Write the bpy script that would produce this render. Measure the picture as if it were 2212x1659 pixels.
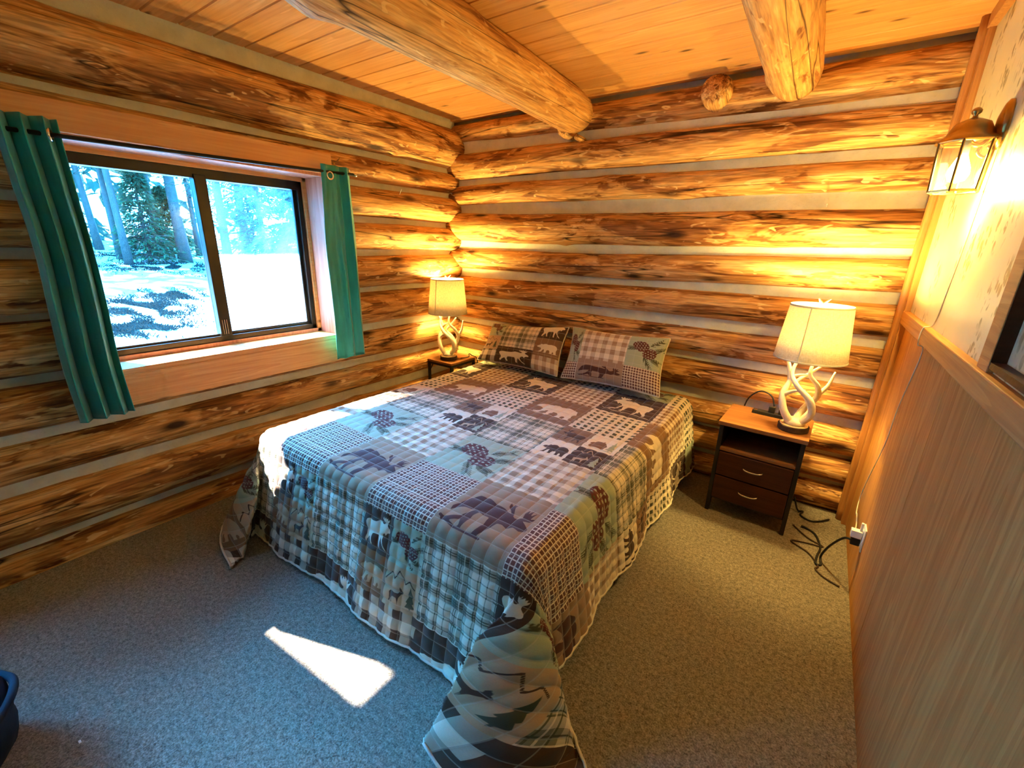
import bpy, bmesh, math, random
import numpy as np
from mathutils import Vector, Matrix, noise

for o in list(bpy.data.objects):
    bpy.data.objects.remove(o, do_unlink=True)
scene = bpy.context.scene
COL = scene.collection

# ------------------------------------------------------------------ camera
EYE = 1.55
YAW, PITCH, ROLL, FPX = -0.60706, 0.31010, 0.02636, 938.47
cam_d = bpy.data.cameras.new('camera')
cam_d.sensor_fit = 'HORIZONTAL'
cam_d.sensor_width = 36.0
cam_d.lens = FPX / 2212.0 * 36.0
cam_d.clip_start = 0.02
cam_d.clip_end = 400
cam = bpy.data.objects.new('camera', cam_d)
COL.objects.link(cam)
_d = Vector((math.sin(YAW) * math.cos(PITCH), math.cos(YAW) * math.cos(PITCH), -math.sin(PITCH)))
_r = Vector((math.cos(YAW), -math.sin(YAW), 0))
_u = _r.cross(_d)
_r2 = _r * math.cos(ROLL) + _u * math.sin(ROLL)
_u2 = -_r * math.sin(ROLL) + _u * math.cos(ROLL)
cam.matrix_world = Matrix(((_r2.x, _u2.x, -_d.x, 0), (_r2.y, _u2.y, -_d.y, 0), (_r2.z, _u2.z, -_d.z, EYE), (0, 0, 0, 1)))
scene.camera = cam

# ------------------------------------------------------------------ light and exposure
vs = scene.view_settings
vs.view_transform = 'Standard'
vs.look = 'None'
vs.gamma = 1.0
vs.use_curve_mapping = False
vs.exposure = 1.0

SKY_COLOR = (0.035, 0.38, 1.0)
SKY_STRENGTH = 86.0
world = bpy.data.worlds.new('sky')
scene.world = world
world.use_nodes = True
_bg = world.node_tree.nodes['Background']
_bg.inputs['Color'].default_value = (*SKY_COLOR, 1)
_bg.inputs['Strength'].default_value = SKY_STRENGTH

SUN_DIR = Vector((1.0, 0.34, -1.0)).normalized()
sun_d = bpy.data.lights.new('sun', 'SUN')
sun_d.energy = 62.0
sun_d.angle = math.radians(0.53)
sun_d.color = (1.0, 0.96, 0.9)
sun = bpy.data.objects.new('sun', sun_d)
sun.rotation_euler = SUN_DIR.to_track_quat('-Z', 'Y').to_euler()
sun.location = (-6, -2, 8)
COL.objects.link(sun)

# sampling portals in the two window openings: they give off no light of their own, they only tell
# the renderer through which holes the sky can be seen
for py0, py1, pz0, pz1 in ((0.525, 1.805, 0.915, 1.955), (-1.62, -0.30, 0.62, 1.955)):
    pd = bpy.data.lights.new('window_portal', 'AREA')
    pd.shape = 'RECTANGLE'
    pd.size = pz1 - pz0
    pd.size_y = py1 - py0
    pd.cycles.is_portal = True
    po = bpy.data.objects.new('window_portal', pd)
    po.location = (-3.17, (py0 + py1) / 2, (pz0 + pz1) / 2)
    po.rotation_euler = (0, -math.pi / 2, 0)
    COL.objects.link(po)

LAMP_COLOR = (1.0, 0.70, 0.20)
LAMP_POWER = 52.0
SCONCE_POWER = 19.0

cy = scene.cycles
cy.max_bounces = 6
cy.diffuse_bounces = 4
cy.glossy_bounces = 3
cy.transmission_bounces = 4
cy.transparent_max_bounces = 8
cy.caustics_reflective = False
cy.caustics_refractive = False
cy.sample_clamp_indirect = 8.0
cy.use_adaptive_sampling = True
cy.adaptive_threshold = 0.13
cy.adaptive_min_samples = 18
cy.use_light_tree = False

# ------------------------------------------------------------------ node helpers
class NG:
    def __init__(s, name):
        s.mat = bpy.data.materials.new(name)
        s.mat.use_nodes = True
        s.nt = s.mat.node_tree
        for n in list(s.nt.nodes):
            s.nt.nodes.remove(n)
        s.out = s.nt.nodes.new('ShaderNodeOutputMaterial')

    def n(s, t, **kw):
        x = s.nt.nodes.new(t)
        for k, v in kw.items():
            setattr(x, k, v)
        return x

    def put(s, sock, v):
        if v is None:
            return
        if isinstance(v, bpy.types.NodeSocket):
            s.nt.links.new(v, sock)
        else:
            if sock.type == 'RGBA' and not hasattr(v, '__len__'):
                v = (v, v, v, 1)
            elif sock.type == 'RGBA' and len(v) == 3:
                v = (*v, 1)
            sock.default_value = v

    def m(s, op, a, b=None, c=None, clamp=False):
        x = s.n('ShaderNodeMath', operation=op, use_clamp=clamp)
        s.put(x.inputs[0], a)
        if b is not None:
            s.put(x.inputs[1], b)
        if c is not None:
            s.put(x.inputs[2], c)
        return x.outputs[0]

    def mix(s, f, a, b, blend='MIX'):
        x = s.n('ShaderNodeMix', data_type='RGBA', blend_type=blend)
        s.put(x.inputs['Factor'], f)
        s.put(x.inputs[6], a)
        s.put(x.inputs[7], b)
        return x.outputs[2]

    def ramp(s, f, stops, interp='LINEAR'):
        x = s.n('ShaderNodeValToRGB')
        cr = x.color_ramp
        cr.interpolation = interp
        while len(cr.elements) > 1:
            cr.elements.remove(cr.elements[-1])
        cr.elements[0].position = stops[0][0]
        c = stops[0][1]
        cr.elements[0].color = (*c, 1) if hasattr(c, '__len__') else (c, c, c, 1)
        for p, c in stops[1:]:
            e = cr.elements.new(p)
            e.color = (*c, 1) if hasattr(c, '__len__') else (c, c, c, 1)
        s.put(x.inputs[0], f)
        return x.outputs[0]

    def rng(s, v, a, b, c=0.0, d=1.0):
        x = s.n('ShaderNodeMapRange', clamp=True)
        s.put(x.inputs['Value'], v)
        x.inputs['From Min'].default_value = a
        x.inputs['From Max'].default_value = b
        x.inputs['To Min'].default_value = c
        x.inputs['To Max'].default_value = d
        return x.outputs[0]

    def obj(s):
        return s.n('ShaderNodeTexCoord').outputs['Object']

    def rand(s):
        return s.n('ShaderNodeObjectInfo').outputs['Random']

    def xyz(s, v):
        x = s.n('ShaderNodeSeparateXYZ')
        s.put(x.inputs[0], v)
        return x.outputs

    def comb(s, a, b, c=0.0):
        x = s.n('ShaderNodeCombineXYZ')
        s.put(x.inputs[0], a)
        s.put(x.inputs[1], b)
        s.put(x.inputs[2], c)
        return x.outputs[0]

    def vec(s, v, scale=(1, 1, 1), off=None):
        x = s.n('ShaderNodeVectorMath', operation='MULTIPLY')
        s.put(x.inputs[0], v)
        x.inputs[1].default_value = scale
        o = x.outputs[0]
        if off is not None:
            y = s.n('ShaderNodeVectorMath', operation='ADD')
            s.put(y.inputs[0], o)
            s.put(y.inputs[1], off)
            o = y.outputs[0]
        return o

    def noise(s, v, scale=1.0, detail=3.0, rough=0.55, dist=0.0):
        x = s.n('ShaderNodeTexNoise')
        s.put(x.inputs['Vector'], v)
        x.inputs['Scale'].default_value = scale
        x.inputs['Detail'].default_value = detail
        x.inputs['Roughness'].default_value = rough
        x.inputs['Distortion'].default_value = dist
        return x.outputs[0]

    def voro(s, v, scale=1.0, feature='F1', rand=1.0):
        x = s.n('ShaderNodeTexVoronoi', feature=feature)
        s.put(x.inputs['Vector'], v)
        x.inputs['Scale'].default_value = scale
        x.inputs['Randomness'].default_value = rand
        return x.outputs['Distance']

    def attr(s, name, what='Color'):
        x = s.n('ShaderNodeAttribute', attribute_name=name)
        return x.outputs[what]

    def bump(s, h, strength=0.3, dist=0.01):
        x = s.n('ShaderNodeBump')
        x.inputs['Strength'].default_value = strength
        x.inputs['Distance'].default_value = dist
        s.put(x.inputs['Height'], h)
        return x.outputs[0]

    def bsdf(s, color=None, rough=0.6, metal=0.0, normal=None, spec=0.3, sheen=0.0, emit=None, emit_s=0.0):
        b = s.n('ShaderNodeBsdfPrincipled')
        s.put(b.inputs['Base Color'], color)
        s.put(b.inputs['Roughness'], rough)
        b.inputs['Metallic'].default_value = metal
        b.inputs['Specular IOR Level'].default_value = spec
        b.inputs['Sheen Weight'].default_value = sheen
        if normal is not None:
            s.put(b.inputs['Normal'], normal)
        if emit is not None:
            s.put(b.inputs['Emission Color'], emit)
            b.inputs['Emission Strength'].default_value = emit_s
        return b.outputs[0]

    def done(s, sh):
        s.nt.links.new(sh, s.out.inputs['Surface'])
        return s.mat


def plain(name, color, rough=0.6, metal=0.0, var=0.12, scale=14.0, spec=0.3, bump=0.15):
    g = NG(name)
    nz = g.noise(g.obj(), scale, 4)
    c = g.mix(g.rng(nz, 0.3, 0.7), tuple(x * (1 - var) for x in color), tuple(min(1, x * (1 + var)) for x in color))
    nm = g.bump(g.noise(g.obj(), scale * 6, 3), bump, 0.002) if bump else None
    return g.done(g.bsdf(c, rough, metal, nm, spec))


def make_log_material(name, dark, mid, light, pale, patch=0.5):
    """peeled log: stretched streaks along local X, left-over bast patches, knots, drying cracks"""
    g = NG(name)
    r = g.rand()
    off = g.comb(g.m('MULTIPLY', r, 37.0), g.m('MULTIPLY', r, 91.0), g.m('MULTIPLY', r, 53.0))
    P = g.vec(g.obj(), (1, 1, 1), off)
    streak = g.noise(g.vec(P, (1.6, 26, 26)), 1.0, 3, 0.6, 0.6)
    big = g.noise(g.vec(P, (1.5, 7.5, 7.5)), 1.0, 4, 0.68, 1.1)
    fine = g.noise(g.vec(P, (7, 110, 110)), 1.0, 2, 0.5)
    base = g.ramp(streak, [(0.25, mid), (0.5, light), (0.72, pale)])
    mask = g.ramp(big, [(patch - 0.02, 1.0), (patch + 0.012, 0.55), (patch + 0.03, 0.25), (patch + 0.14, 0.0)])
    darkc = g.ramp(g.noise(g.vec(P, (3.2, 30, 30)), 1.0, 2, 0.6, 0.8), [(0.3, dark), (0.52, tuple(0.35 * a + 0.65 * b for a, b in zip(dark, mid))), (0.66, tuple(0.8 * b + .2 * a for a, b in zip(light, mid)))])
    c = g.mix(mask, base, darkc)
    c = g.mix(g.rng(fine, 0.42, 0.66, 0.0, 0.48), c, dark)
    # flaked light spots
    fl = g.noise(g.vec(P, (9, 30, 30)), 1.0, 1, 0.5, 1.0)
    c = g.mix(g.ramp(fl, [(0.66, 0.0), (0.70, 0.55)]), c, pale)
    kn = g.voro(g.vec(P, (1.9, 5.2, 5.2)), 1.0)
    knm = g.ramp(kn, [(0.07, 1.0), (0.12, 0.6), (0.19, 0.0)])
    c = g.mix(knm, c, tuple(x * 0.5 for x in dark))
    cr = g.m('ABSOLUTE', g.m('SUBTRACT', g.noise(g.vec(P, (0.22, 7.5, 7.5)), 1.0, 2, 0.4, 0.25), 0.5))
    crm = g.ramp(cr, [(0.0022, 1.0), (0.0055, 0.0)])
    c = g.mix(crm, c, tuple(x * 0.25 for x in dark))
    h = g.m('ADD', g.m('MULTIPLY', big, 0.8), g.m('MULTIPLY', streak, 0.5))
    return g.done(g.bsdf(c, g.rng(streak, 0.2, 0.8, 0.5, 0.68), 0, g.bump(h, 0.6, 0.02), 0.18))


M = {}
M['log'] = make_log_material('peeled log', (0.080, 0.023, 0.007), (0.42, 0.165, 0.042), (0.74, 0.385, 0.12), (0.88, 0.60, 0.28), 0.455)
M['beam'] = make_log_material('ceiling beam log', (0.17, 0.055, 0.016), (0.48, 0.205, 0.055), (0.68, 0.355, 0.11), (0.80, 0.52, 0.23), 0.40)


def make_board_material(name, axis, dark, mid, light, ring=9.0, knots=True, rough=0.5, tone=0.35, seed=0.0, spec=0.3):
    """sawn softwood: long grain along one local axis"""
    g = NG(name)
    r = g.rand()
    off = g.comb(g.m('MULTIPLY', r, 41.0), g.m('MULTIPLY', r, 87.0), g.m('MULTIPLY_ADD', r, 61.0, seed))
    P = g.vec(g.obj(), (1, 1, 1), off)
    sc = [ring, ring, ring]
    sc[axis] = 0.55
    fs = [70, 70, 70]
    fs[axis] = 2.0
    ks = [7.5, 7.5, 7.5]
    ks[axis] = 2.6
    lowv = g.noise(g.vec(P, tuple(sc)), 1.0, 3, 0.5, 0.8)
    rings = g.m('FRACT', g.m('MULTIPLY', lowv, 6.0))
    rings = g.ramp(rings, [(0.0, 0.0), (0.7, 0.75), (0.93, 1.0), (1.0, 0.0)])
    fine = g.noise(g.vec(P, tuple(fs)), 1.0, 3, 0.6)
    c = g.mix(g.m('MULTIPLY', rings, 0.75), light, mid)
    c = g.mix(g.rng(fine, 0.4, 0.7, 0.0, 0.5), c, dark)
    c = g.mix(g.m('MULTIPLY', r, tone), c, dark)
    if knots:
        kv = g.voro(g.vec(P, tuple(ks)), 1.0)
        km = g.ramp(kv, [(0.045, 1.0), (0.075, 0.6), (0.13, 0.0)])
        c = g.mix(km, c, tuple(x * 0.22 for x in dark))
    h = g.m('ADD', g.m('MULTIPLY', fine, 0.5), g.m('MULTIPLY', rings, 0.25))
    return g.done(g.bsdf(c, rough, 0, g.bump(h, 0.18, 0.004), spec))


M['plank'] = make_board_material('ceiling pine plank', 0, (0.52, 0.23, 0.065), (0.66, 0.31, 0.09), (0.84, 0.475, 0.18), 6.0, True, 0.45, 0.5)
M['sawn'] = make_board_material('sawn fir board', 1, (0.56, 0.20, 0.05), (0.70, 0.31, 0.09), (0.84, 0.46, 0.17), 14.0, True, 0.4, 0.3)
M['jambwood'] = make_board_material('red brown jamb wood', 2, (0.38, 0.13, 0.07), (0.52, 0.22, 0.13), (0.64, 0.33, 0.22), 10.0, True, 0.45, 0.2)
M['panel'] = make_board_material('wood grain panelling', 2, (0.26, 0.095, 0.022), (0.42, 0.18, 0.045), (0.60, 0.30, 0.085), 9.0, False, 0.7, 0.6, 3.0, 0.08)
M['rail'] = make_board_material('chair rail wood', 1, (0.30, 0.12, 0.032), (0.42, 0.19, 0.055), (0.54, 0.28, 0.09), 16.0, False, 0.6, 0.2, 0.0, 0.12)
M['trimwood'] = make_board_material('corner trim wood', 2, (0.28, 0.10, 0.025), (0.38, 0.155, 0.042), (0.50, 0.235, 0.07), 16.0, False, 0.42, 0.3)
M['tabletop'] = make_board_material('brown table top', 0, (0.13, 0.042, 0.011), (0.20, 0.072, 0.020), (0.29, 0.115, 0.036), 12.0, False, 0.5, 0.1, 0.0, 0.15)
M['darkwood'] = make_board_material('dark cabinet wood', 0, (0.026, 0.008, 0.003), (0.045, 0.014, 0.006), (0.068, 0.022, 0.009), 12.0, False, 0.45, 0.1, 0.0, 0.12)
M['rearwall'] = make_board_material('rear wall panelling', 2, (0.30, 0.14, 0.05), (0.42, 0.22, 0.09), (0.55, 0.33, 0.14), 7.0, True, 0.5, 0.4)
M['blackwood'] = plain('blackened wood', (0.012, 0.008, 0.006), 0.5)
M['blackmetal'] = plain('black metal', (0.015, 0.014, 0.014), 0.4, 0.6)
M['alu'] = plain('dark bronze aluminium', (0.030, 0.024, 0.018), 0.35, 0.7)
M['chrome'] = plain('satin chrome', (0.75, 0.75, 0.72), 0.22, 1.0, 0.05)
M['brass'] = plain('antique brass', (0.42, 0.26, 0.09), 0.28, 1.0, 0.2)
M['cordblack'] = plain('black cord rubber', (0.012, 0.011, 0.010), 0.5)
M['cordshadow'] = plain('brown cord shadow', (0.045, 0.022, 0.010), 0.5)  # tube colour for the cast shadow of the cords
M['cordwhite'] = plain('white cord plastic', (0.62, 0.55, 0.42), 0.45)
M['whiteplastic'] = plain('white plastic', (0.80, 0.78, 0.72), 0.35, 0, 0.04)
M['antler'] = plain('antler cream', (0.78, 0.66, 0.46), 0.45, 0, 0.16, 22.0)
M['bark'] = plain('dark bark', (0.045, 0.025, 0.014), 0.8, 0, 0.5, 40.0, 0.2, 0.8)
M['slice'] = plain('cut wood face', (0.62, 0.44, 0.24), 0.6, 0, 0.15, 30.0)
M['nailsteel'] = plain('nail steel', (0.7, 0.68, 0.62), 0.35, 0.8)
M['mattress'] = plain('mattress ticking', (0.35, 0.33, 0.30), 0.9)
M['navy'] = plain('navy cloth', (0.004, 0.010, 0.022), 0.8, 0, 0.5, 9.0, 0.2, 0.4)
M['binding'] = plain('quilt binding', (0.62, 0.55, 0.42), 0.8, 0, 0.1, 30.0)
M['bark2'] = plain('pine bark', (0.022, 0.014, 0.010), 0.9, 0, 0.4, 9.0, 0.2, 0.6)
M['added_roofing'] = plain('added porch roof board', (0.22, 0.16, 0.11), 0.8)


def mat_chink():
    g = NG('chinking mortar')
    P = g.obj()
    n1 = g.noise(P, 9, 4)
    n2 = g.noise(P, 60, 3)
    c = g.mix(g.rng(n1, 0.3, 0.7), (0.60, 0.57, 0.44), (0.74, 0.71, 0.57))
    c = g.mix(g.rng(n2, 0.6, 0.8, 0, 0.35), c, (0.40, 0.38, 0.30))
    return g.done(g.bsdf(c, 0.85, 0, g.bump(g.m('ADD', n1, g.m('MULTIPLY', n2, 0.4)), 0.45, 0.01), 0.2))


def mat_carpet():
    g = NG('carpet pile')
    P = g.obj()
    n1 = g.noise(P, 170, 4, 0.7)
    n2 = g.noise(P, 60, 3, 0.6)
    n3 = g.noise(P, 2.5, 3)
    v = g.m('ADD', g.m('MULTIPLY', n1, 0.65), g.m('MULTIPLY', n2, 0.35))
    c = g.ramp(v, [(0.38, (0.07, 0.054, 0.034)), (0.5, (0.23, 0.19, 0.135)), (0.64, (0.44, 0.375, 0.285))])
    c = g.mix(g.rng(n3, 0.35, 0.65, 0, 0.15), c, (0.13, 0.12, 0.09))
    return g.done(g.bsdf(c, 1.0, 0, g.bump(v, 0.7, 0.012), 0.05, 0.2))


def mat_wallpaper():
    g = NG('floral wallpaper')
    P = g.obj()
    s = g.xyz(P)
    v = g.comb(s[1], g.m('MULTIPLY', s[2], 0.8), 0.0)
    cl = g.voro(v, 6.5, 'F1', 0.75)
    clm = g.rng(cl, 0.52, 0.40, 0, 1)
    fine = g.voro(g.comb(s[1], g.m('MULTIPLY', s[2], 0.62), 0.0), 40, 'F1', 1.0)
    fm = g.ramp(fine, [(0.40, 1.0), (0.50, 0.0)])
    keep = g.ramp(g.noise(v, 20, 2), [(0.40, 0.0), (0.46, 1.0)])
    mk = g.m('MULTIPLY', g.m('MULTIPLY', clm, fm), keep)
    c = g.mix(g.rng(g.noise(P, 5, 3), 0.3, 0.7), (0.56, 0.49, 0.27), (0.62, 0.55, 0.32))
    c = g.mix(g.m('MULTIPLY', mk, 0.9), c, (0.20, 0.15, 0.04))
    return g.done(g.bsdf(c, 0.42, 0, g.bump(g.noise(P, 120, 2), 0.1, 0.002), 0.4))


def mat_shade():
    g = NG('linen lamp shade')
    P = g.obj()
    s = g.xyz(P)
    ang = g.m('ARCTAN2', s[1], s[0])
    w1 = g.noise(g.comb(g.m('MULTIPLY', ang, 9.0), g.m('MULTIPLY', s[2], 330.0), 0), 1, 2)
    w2 = g.noise(g.comb(g.m('MULTIPLY', ang, 60.0), g.m('MULTIPLY', s[2], 40.0), 0), 1, 2)
    v = g.m('ADD', g.m('MULTIPLY', w1, 0.5), g.m('MULTIPLY', w2, 0.5))
    c = g.mix(g.rng(v, 0.35, 0.65), (0.60, 0.50, 0.33), (0.86, 0.79, 0.62))
    d = g.n('ShaderNodeBsdfDiffuse')
    g.put(d.inputs[0], c)
    t = g.n('ShaderNodeBsdfTranslucent')
    g.put(t.inputs[0], c)
    mx = g.n('ShaderNodeMixShader')
    mx.inputs[0].default_value = 0.27
    g.nt.links.new(d.outputs[0], mx.inputs[1])
    g.nt.links.new(t.outputs[0], mx.inputs[2])
    return g.done(mx.outputs[0])


def mat_emit(name, color, strength):
    g = NG(name)
    e = g.n('ShaderNodeEmission')
    g.put(e.inputs[0], color)
    e.inputs[1].default_value = strength
    return g.done(e.outputs[0])


def mat_glass(name, haze=0.0, tint=(1, 1, 1)):
    g = NG(name)
    tr = g.n('ShaderNodeBsdfTransparent')
    g.put(tr.inputs[0], tint)
    gl = g.n('ShaderNodeBsdfGlossy')
    gl.inputs['Roughness'].default_value = 0.02
    fr = g.n('ShaderNodeFresnel')
    fr.inputs[0].default_value = 1.35
    mx = g.n('ShaderNodeMixShader')
    g.nt.links.new(g.m('MULTIPLY', fr.outputs[0], 0.8), mx.inputs[0])
    g.nt.links.new(tr.outputs[0], mx.inputs[1])
    g.nt.links.new(gl.outputs[0], mx.inputs[2])
    sh = mx.outputs[0]
    if haze:
        P = g.obj()
        nz = g.noise(P, 2.6, 5, 0.6, 0.6)
        spots = g.ramp(g.noise(P, 26, 3), [(0.60, 0.0), (0.68, 0.5)])
        f = g.m('MULTIPLY', g.m('ADD', g.rng(nz, 0.38, 0.66, 0.12, 1.0), g.m('MULTIPLY', spots, 0.4)), haze, clamp=True)
        tl = g.n('ShaderNodeBsdfTranslucent')
        tl.inputs[0].default_value = (0.85, 0.9, 0.95, 1)
        m2 = g.n('ShaderNodeMixShader')
        g.nt.links.new(f, m2.inputs[0])
        g.nt.links.new(sh, m2.inputs[1])
        g.nt.links.new(tl.outputs[0], m2.inputs[2])
        sh = m2.outputs[0]
    return g.done(sh)


def mat_satin():
    g = NG('teal satin curtain')
    P = g.obj()
    nz = g.noise(g.vec(P, (30, 30, 5)), 1, 3)
    c = g.mix(g.rng(nz, 0.3, 0.7), (0.003, 0.24, 0.225), (0.008, 0.34, 0.32))
    return g.done(g.bsdf(c, 0.42, 0, g.bump(g.noise(P, 30, 3), 0.2, 0.006), 0.5, 0.3))


def mat_ground():
    g = NG('sunlit dusty ground')
    P = g.obj()
    n = g.noise(P, 0.8, 5)
    c = g.mix(g.rng(n, 0.35, 0.65), (0.10, 0.095, 0.08), (0.15, 0.14, 0.12))
    tuft = g.ramp(g.noise(P, 7, 4), [(0.60, 0.0), (0.70, 0.6)])
    c = g.mix(tuft, c, (0.02, 0.03, 0.02))
    return g.done(g.bsdf(c, 0.95, 0, None, 0.1))


def mat_leaf(name, a, b):
    g = NG(name)
    c = g.mix(g.rng(g.noise(g.obj(), 1.3, 3), 0.3, 0.7), a, b)
    d = g.n('ShaderNodeBsdfDiffuse')
    g.put(d.inputs[0], c)
    t = g.n('ShaderNodeBsdfTranslucent')
    g.put(t.inputs[0], c)
    mx = g.n('ShaderNodeMixShader')
    mx.inputs[0].default_value = 0.4
    g.nt.links.new(d.outputs[0], mx.inputs[1])
    g.nt.links.new(t.outputs[0], mx.inputs[2])
    return g.done(mx.outputs[0])


M['chink'] = mat_chink()
M['carpet'] = mat_carpet()
M['paper'] = mat_wallpaper()
M['shade'] = mat_shade()
M['bulb'] = mat_emit('glowing bulb', (1.0, 0.72, 0.30), 60.0)
M['bulb2'] = mat_emit('glowing sconce bulb', (1.0, 0.78, 0.40), 40.0)
M['glass'] = mat_glass('clear window glass')
M['hazeglass'] = mat_glass('dusty window glass', 0.22)
M['lampglass'] = mat_glass('lantern glass', 0.015, (1.0, 0.95, 0.8))
M['satin'] = mat_satin()
M['earth'] = mat_ground()
M['needles'] = mat_leaf('pine needles', (0.012, 0.022, 0.017), (0.030, 0.045, 0.030))
M['shadegrass'] = mat_leaf('low dark shade grass', (0.004, 0.007, 0.007), (0.010, 0.014, 0.012))  # blade colour kept dark in place of tree shade
M['needles2'] = mat_leaf('spruce needles', (0.008, 0.024, 0.013), (0.024, 0.050, 0.022))

# ------------------------------------------------------------------ mesh helpers
def tag(o, label=None, cat=None, group=None, kind=None):
    if label:
        o['label'] = label
    if cat:
        o['category'] = cat
    if group:
        o['group'] = group
    if kind:
        o['kind'] = kind
    return o


def empty(name, loc=(0, 0, 0), rz=0.0):
    o = bpy.data.objects.new(name, None)
    o.empty_display_size = 0.1
    o.location = loc
    o.rotation_euler = (0, 0, rz)
    COL.objects.link(o)
    return o


class MB:
    def __init__(s):
        s.v, s.f = [], []

    def box(s, a, b, taper=None):
        i = len(s.v)
        (x0, y0, z0), (x1, y1, z1) = a, b
        s.v += [(x0, y0, z0), (x1, y0, z0), (x1, y1, z0), (x0, y1, z0), (x0, y0, z1), (x1, y0, z1), (x1, y1, z1), (x0, y1, z1)]
        s.f += [tuple(i + k for k in q) for q in ((3, 2, 1, 0), (4, 5, 6, 7), (0, 1, 5, 4), (1, 2, 6, 5), (2, 3, 7, 6), (3, 0, 4, 7))]
        return s

    def prism(s, poly, axis, a, b):
        """polygon in the two other axes, extruded along axis from a to b"""
        i = len(s.v)
        n = len(poly)
        for t in (a, b):
            for p in poly:
                q = [p[0], p[1]]
                q.insert(axis, t)
                s.v.append(tuple(q))
        s.f.append(tuple(i + k for k in range(n))[::-1])
        s.f.append(tuple(i + n + k for k in range(n)))
        for k in range(n):
            s.f.append((i + k, i + (k + 1) % n, i + n + (k + 1) % n, i + n + k))
        return s

    def tube(s, pts, rad, seg=8, cap=True):
        pts = [Vector(p) for p in pts]
        if not hasattr(rad, '__len__'):
            rad = [rad] * len(pts)
        i0 = len(s.v)
        ref = None
        for k, p in enumerate(pts):
            t = (pts[min(k + 1, len(pts) - 1)] - pts[max(k - 1, 0)]).normalized()
            if ref is None:
                ref = t.orthogonal().normalized()
            ref = (ref - t * ref.dot(t)).normalized()
            bi = t.cross(ref)
            for j in range(seg):
                a = 2 * math.pi * j / seg
                s.v.append(tuple(p + (ref * math.cos(a) + bi * math.sin(a)) * rad[k]))
        for k in range(len(pts) - 1):
            for j in range(seg):
                a, b = i0 + k * seg + j, i0 + k * seg + (j + 1) % seg
                s.f.append((a, b, b + seg, a + seg))
        if cap:
            s.f.append(tuple(i0 + j for j in range(seg))[::-1])
            e = i0 + (len(pts) - 1) * seg
            s.f.append(tuple(e + j for j in range(seg)))
        return s

    def lathe(s, prof, seg=32, c=(0, 0, 0), cap=True):
        i0 = len(s.v)
        for r, z in prof:
            for j in range(seg):
                a = 2 * math.pi * j / seg
                s.v.append((c[0] + r * math.cos(a), c[1] + r * math.sin(a), c[2] + z))
        for k in range(len(prof) - 1):
            for j in range(seg):
                a, b = i0 + k * seg + j, i0 + k * seg + (j + 1) % seg
                s.f.append((a, b, b + seg, a + seg))
        if cap:
            s.f.append(tuple(i0 + j for j in range(seg))[::-1])
            e = i0 + (len(prof) - 1) * seg
            s.f.append(tuple(e + j for j in range(seg)))
        return s

    def torus(s, c, R, r, axis=(1, 0, 0), seg=24, rs=8):
        ax = Vector(axis).normalized()
        u = ax.orthogonal().normalized()
        w = ax.cross(u)
        i0 = len(s.v)
        for k in range(seg):
            a = 2 * math.pi * k / seg
            d = u * math.cos(a) + w * math.sin(a)
            for j in range(rs):
                b = 2 * math.pi * j / rs
                s.v.append(tuple(Vector(c) + d * (R + r * math.cos(b)) + ax * r * math.sin(b)))
        for k in range(seg):
            for j in range(rs):
                a, b = k * rs + j, k * rs + (j + 1) % rs
                c2, d2 = ((k + 1) % seg) * rs + j, ((k + 1) % seg) * rs + (j + 1) % rs
                s.f.append((i0 + a, i0 + c2, i0 + d2, i0 + b))
        return s

    def build(s, name, mat, parent=None, smooth=False, bevel=0.0, loc=None, rot=None):
        me = bpy.data.meshes.new(name)
        me.from_pydata(s.v, [], s.f)
        me.update()
        if bevel:
            bm = bmesh.new()
            bm.from_mesh(me)
            bmesh.ops.bevel(bm, geom=bm.edges[:], offset=bevel, segments=2, affect='EDGES', profile=0.6)
            bm.to_mesh(me)
            bm.free()
        if smooth:
            me.polygons.foreach_set('use_smooth', [True] * len(me.polygons))
        me.materials.append(mat)
        o = bpy.data.objects.new(name, me)
        if parent is not None:
            o.parent = parent
        if loc is not None:
            o.location = loc
        if rot is not None:
            o.rotation_euler = rot
        COL.objects.link(o)
        return o


def smooth_path(pts, n=8):
    """Catmull-Rom through the points"""
    P = [Vector(p) for p in pts]
    P = [P[0] * 2 - P[1]] + P + [P[-1] * 2 - P[-2]]
    out = []
    for i in range(1, len(P) - 2):
        for k in range(n):
            t = k / n
            a, b, c, d = P[i - 1], P[i], P[i + 1], P[i + 2]
            out.append(0.5 * ((2 * b) + (c - a) * t + (2 * a - 5 * b + 4 * c - d) * t * t + (3 * b - a - 3 * c + d) * t ** 3))
    out.append(P[-2])
    return out


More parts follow.
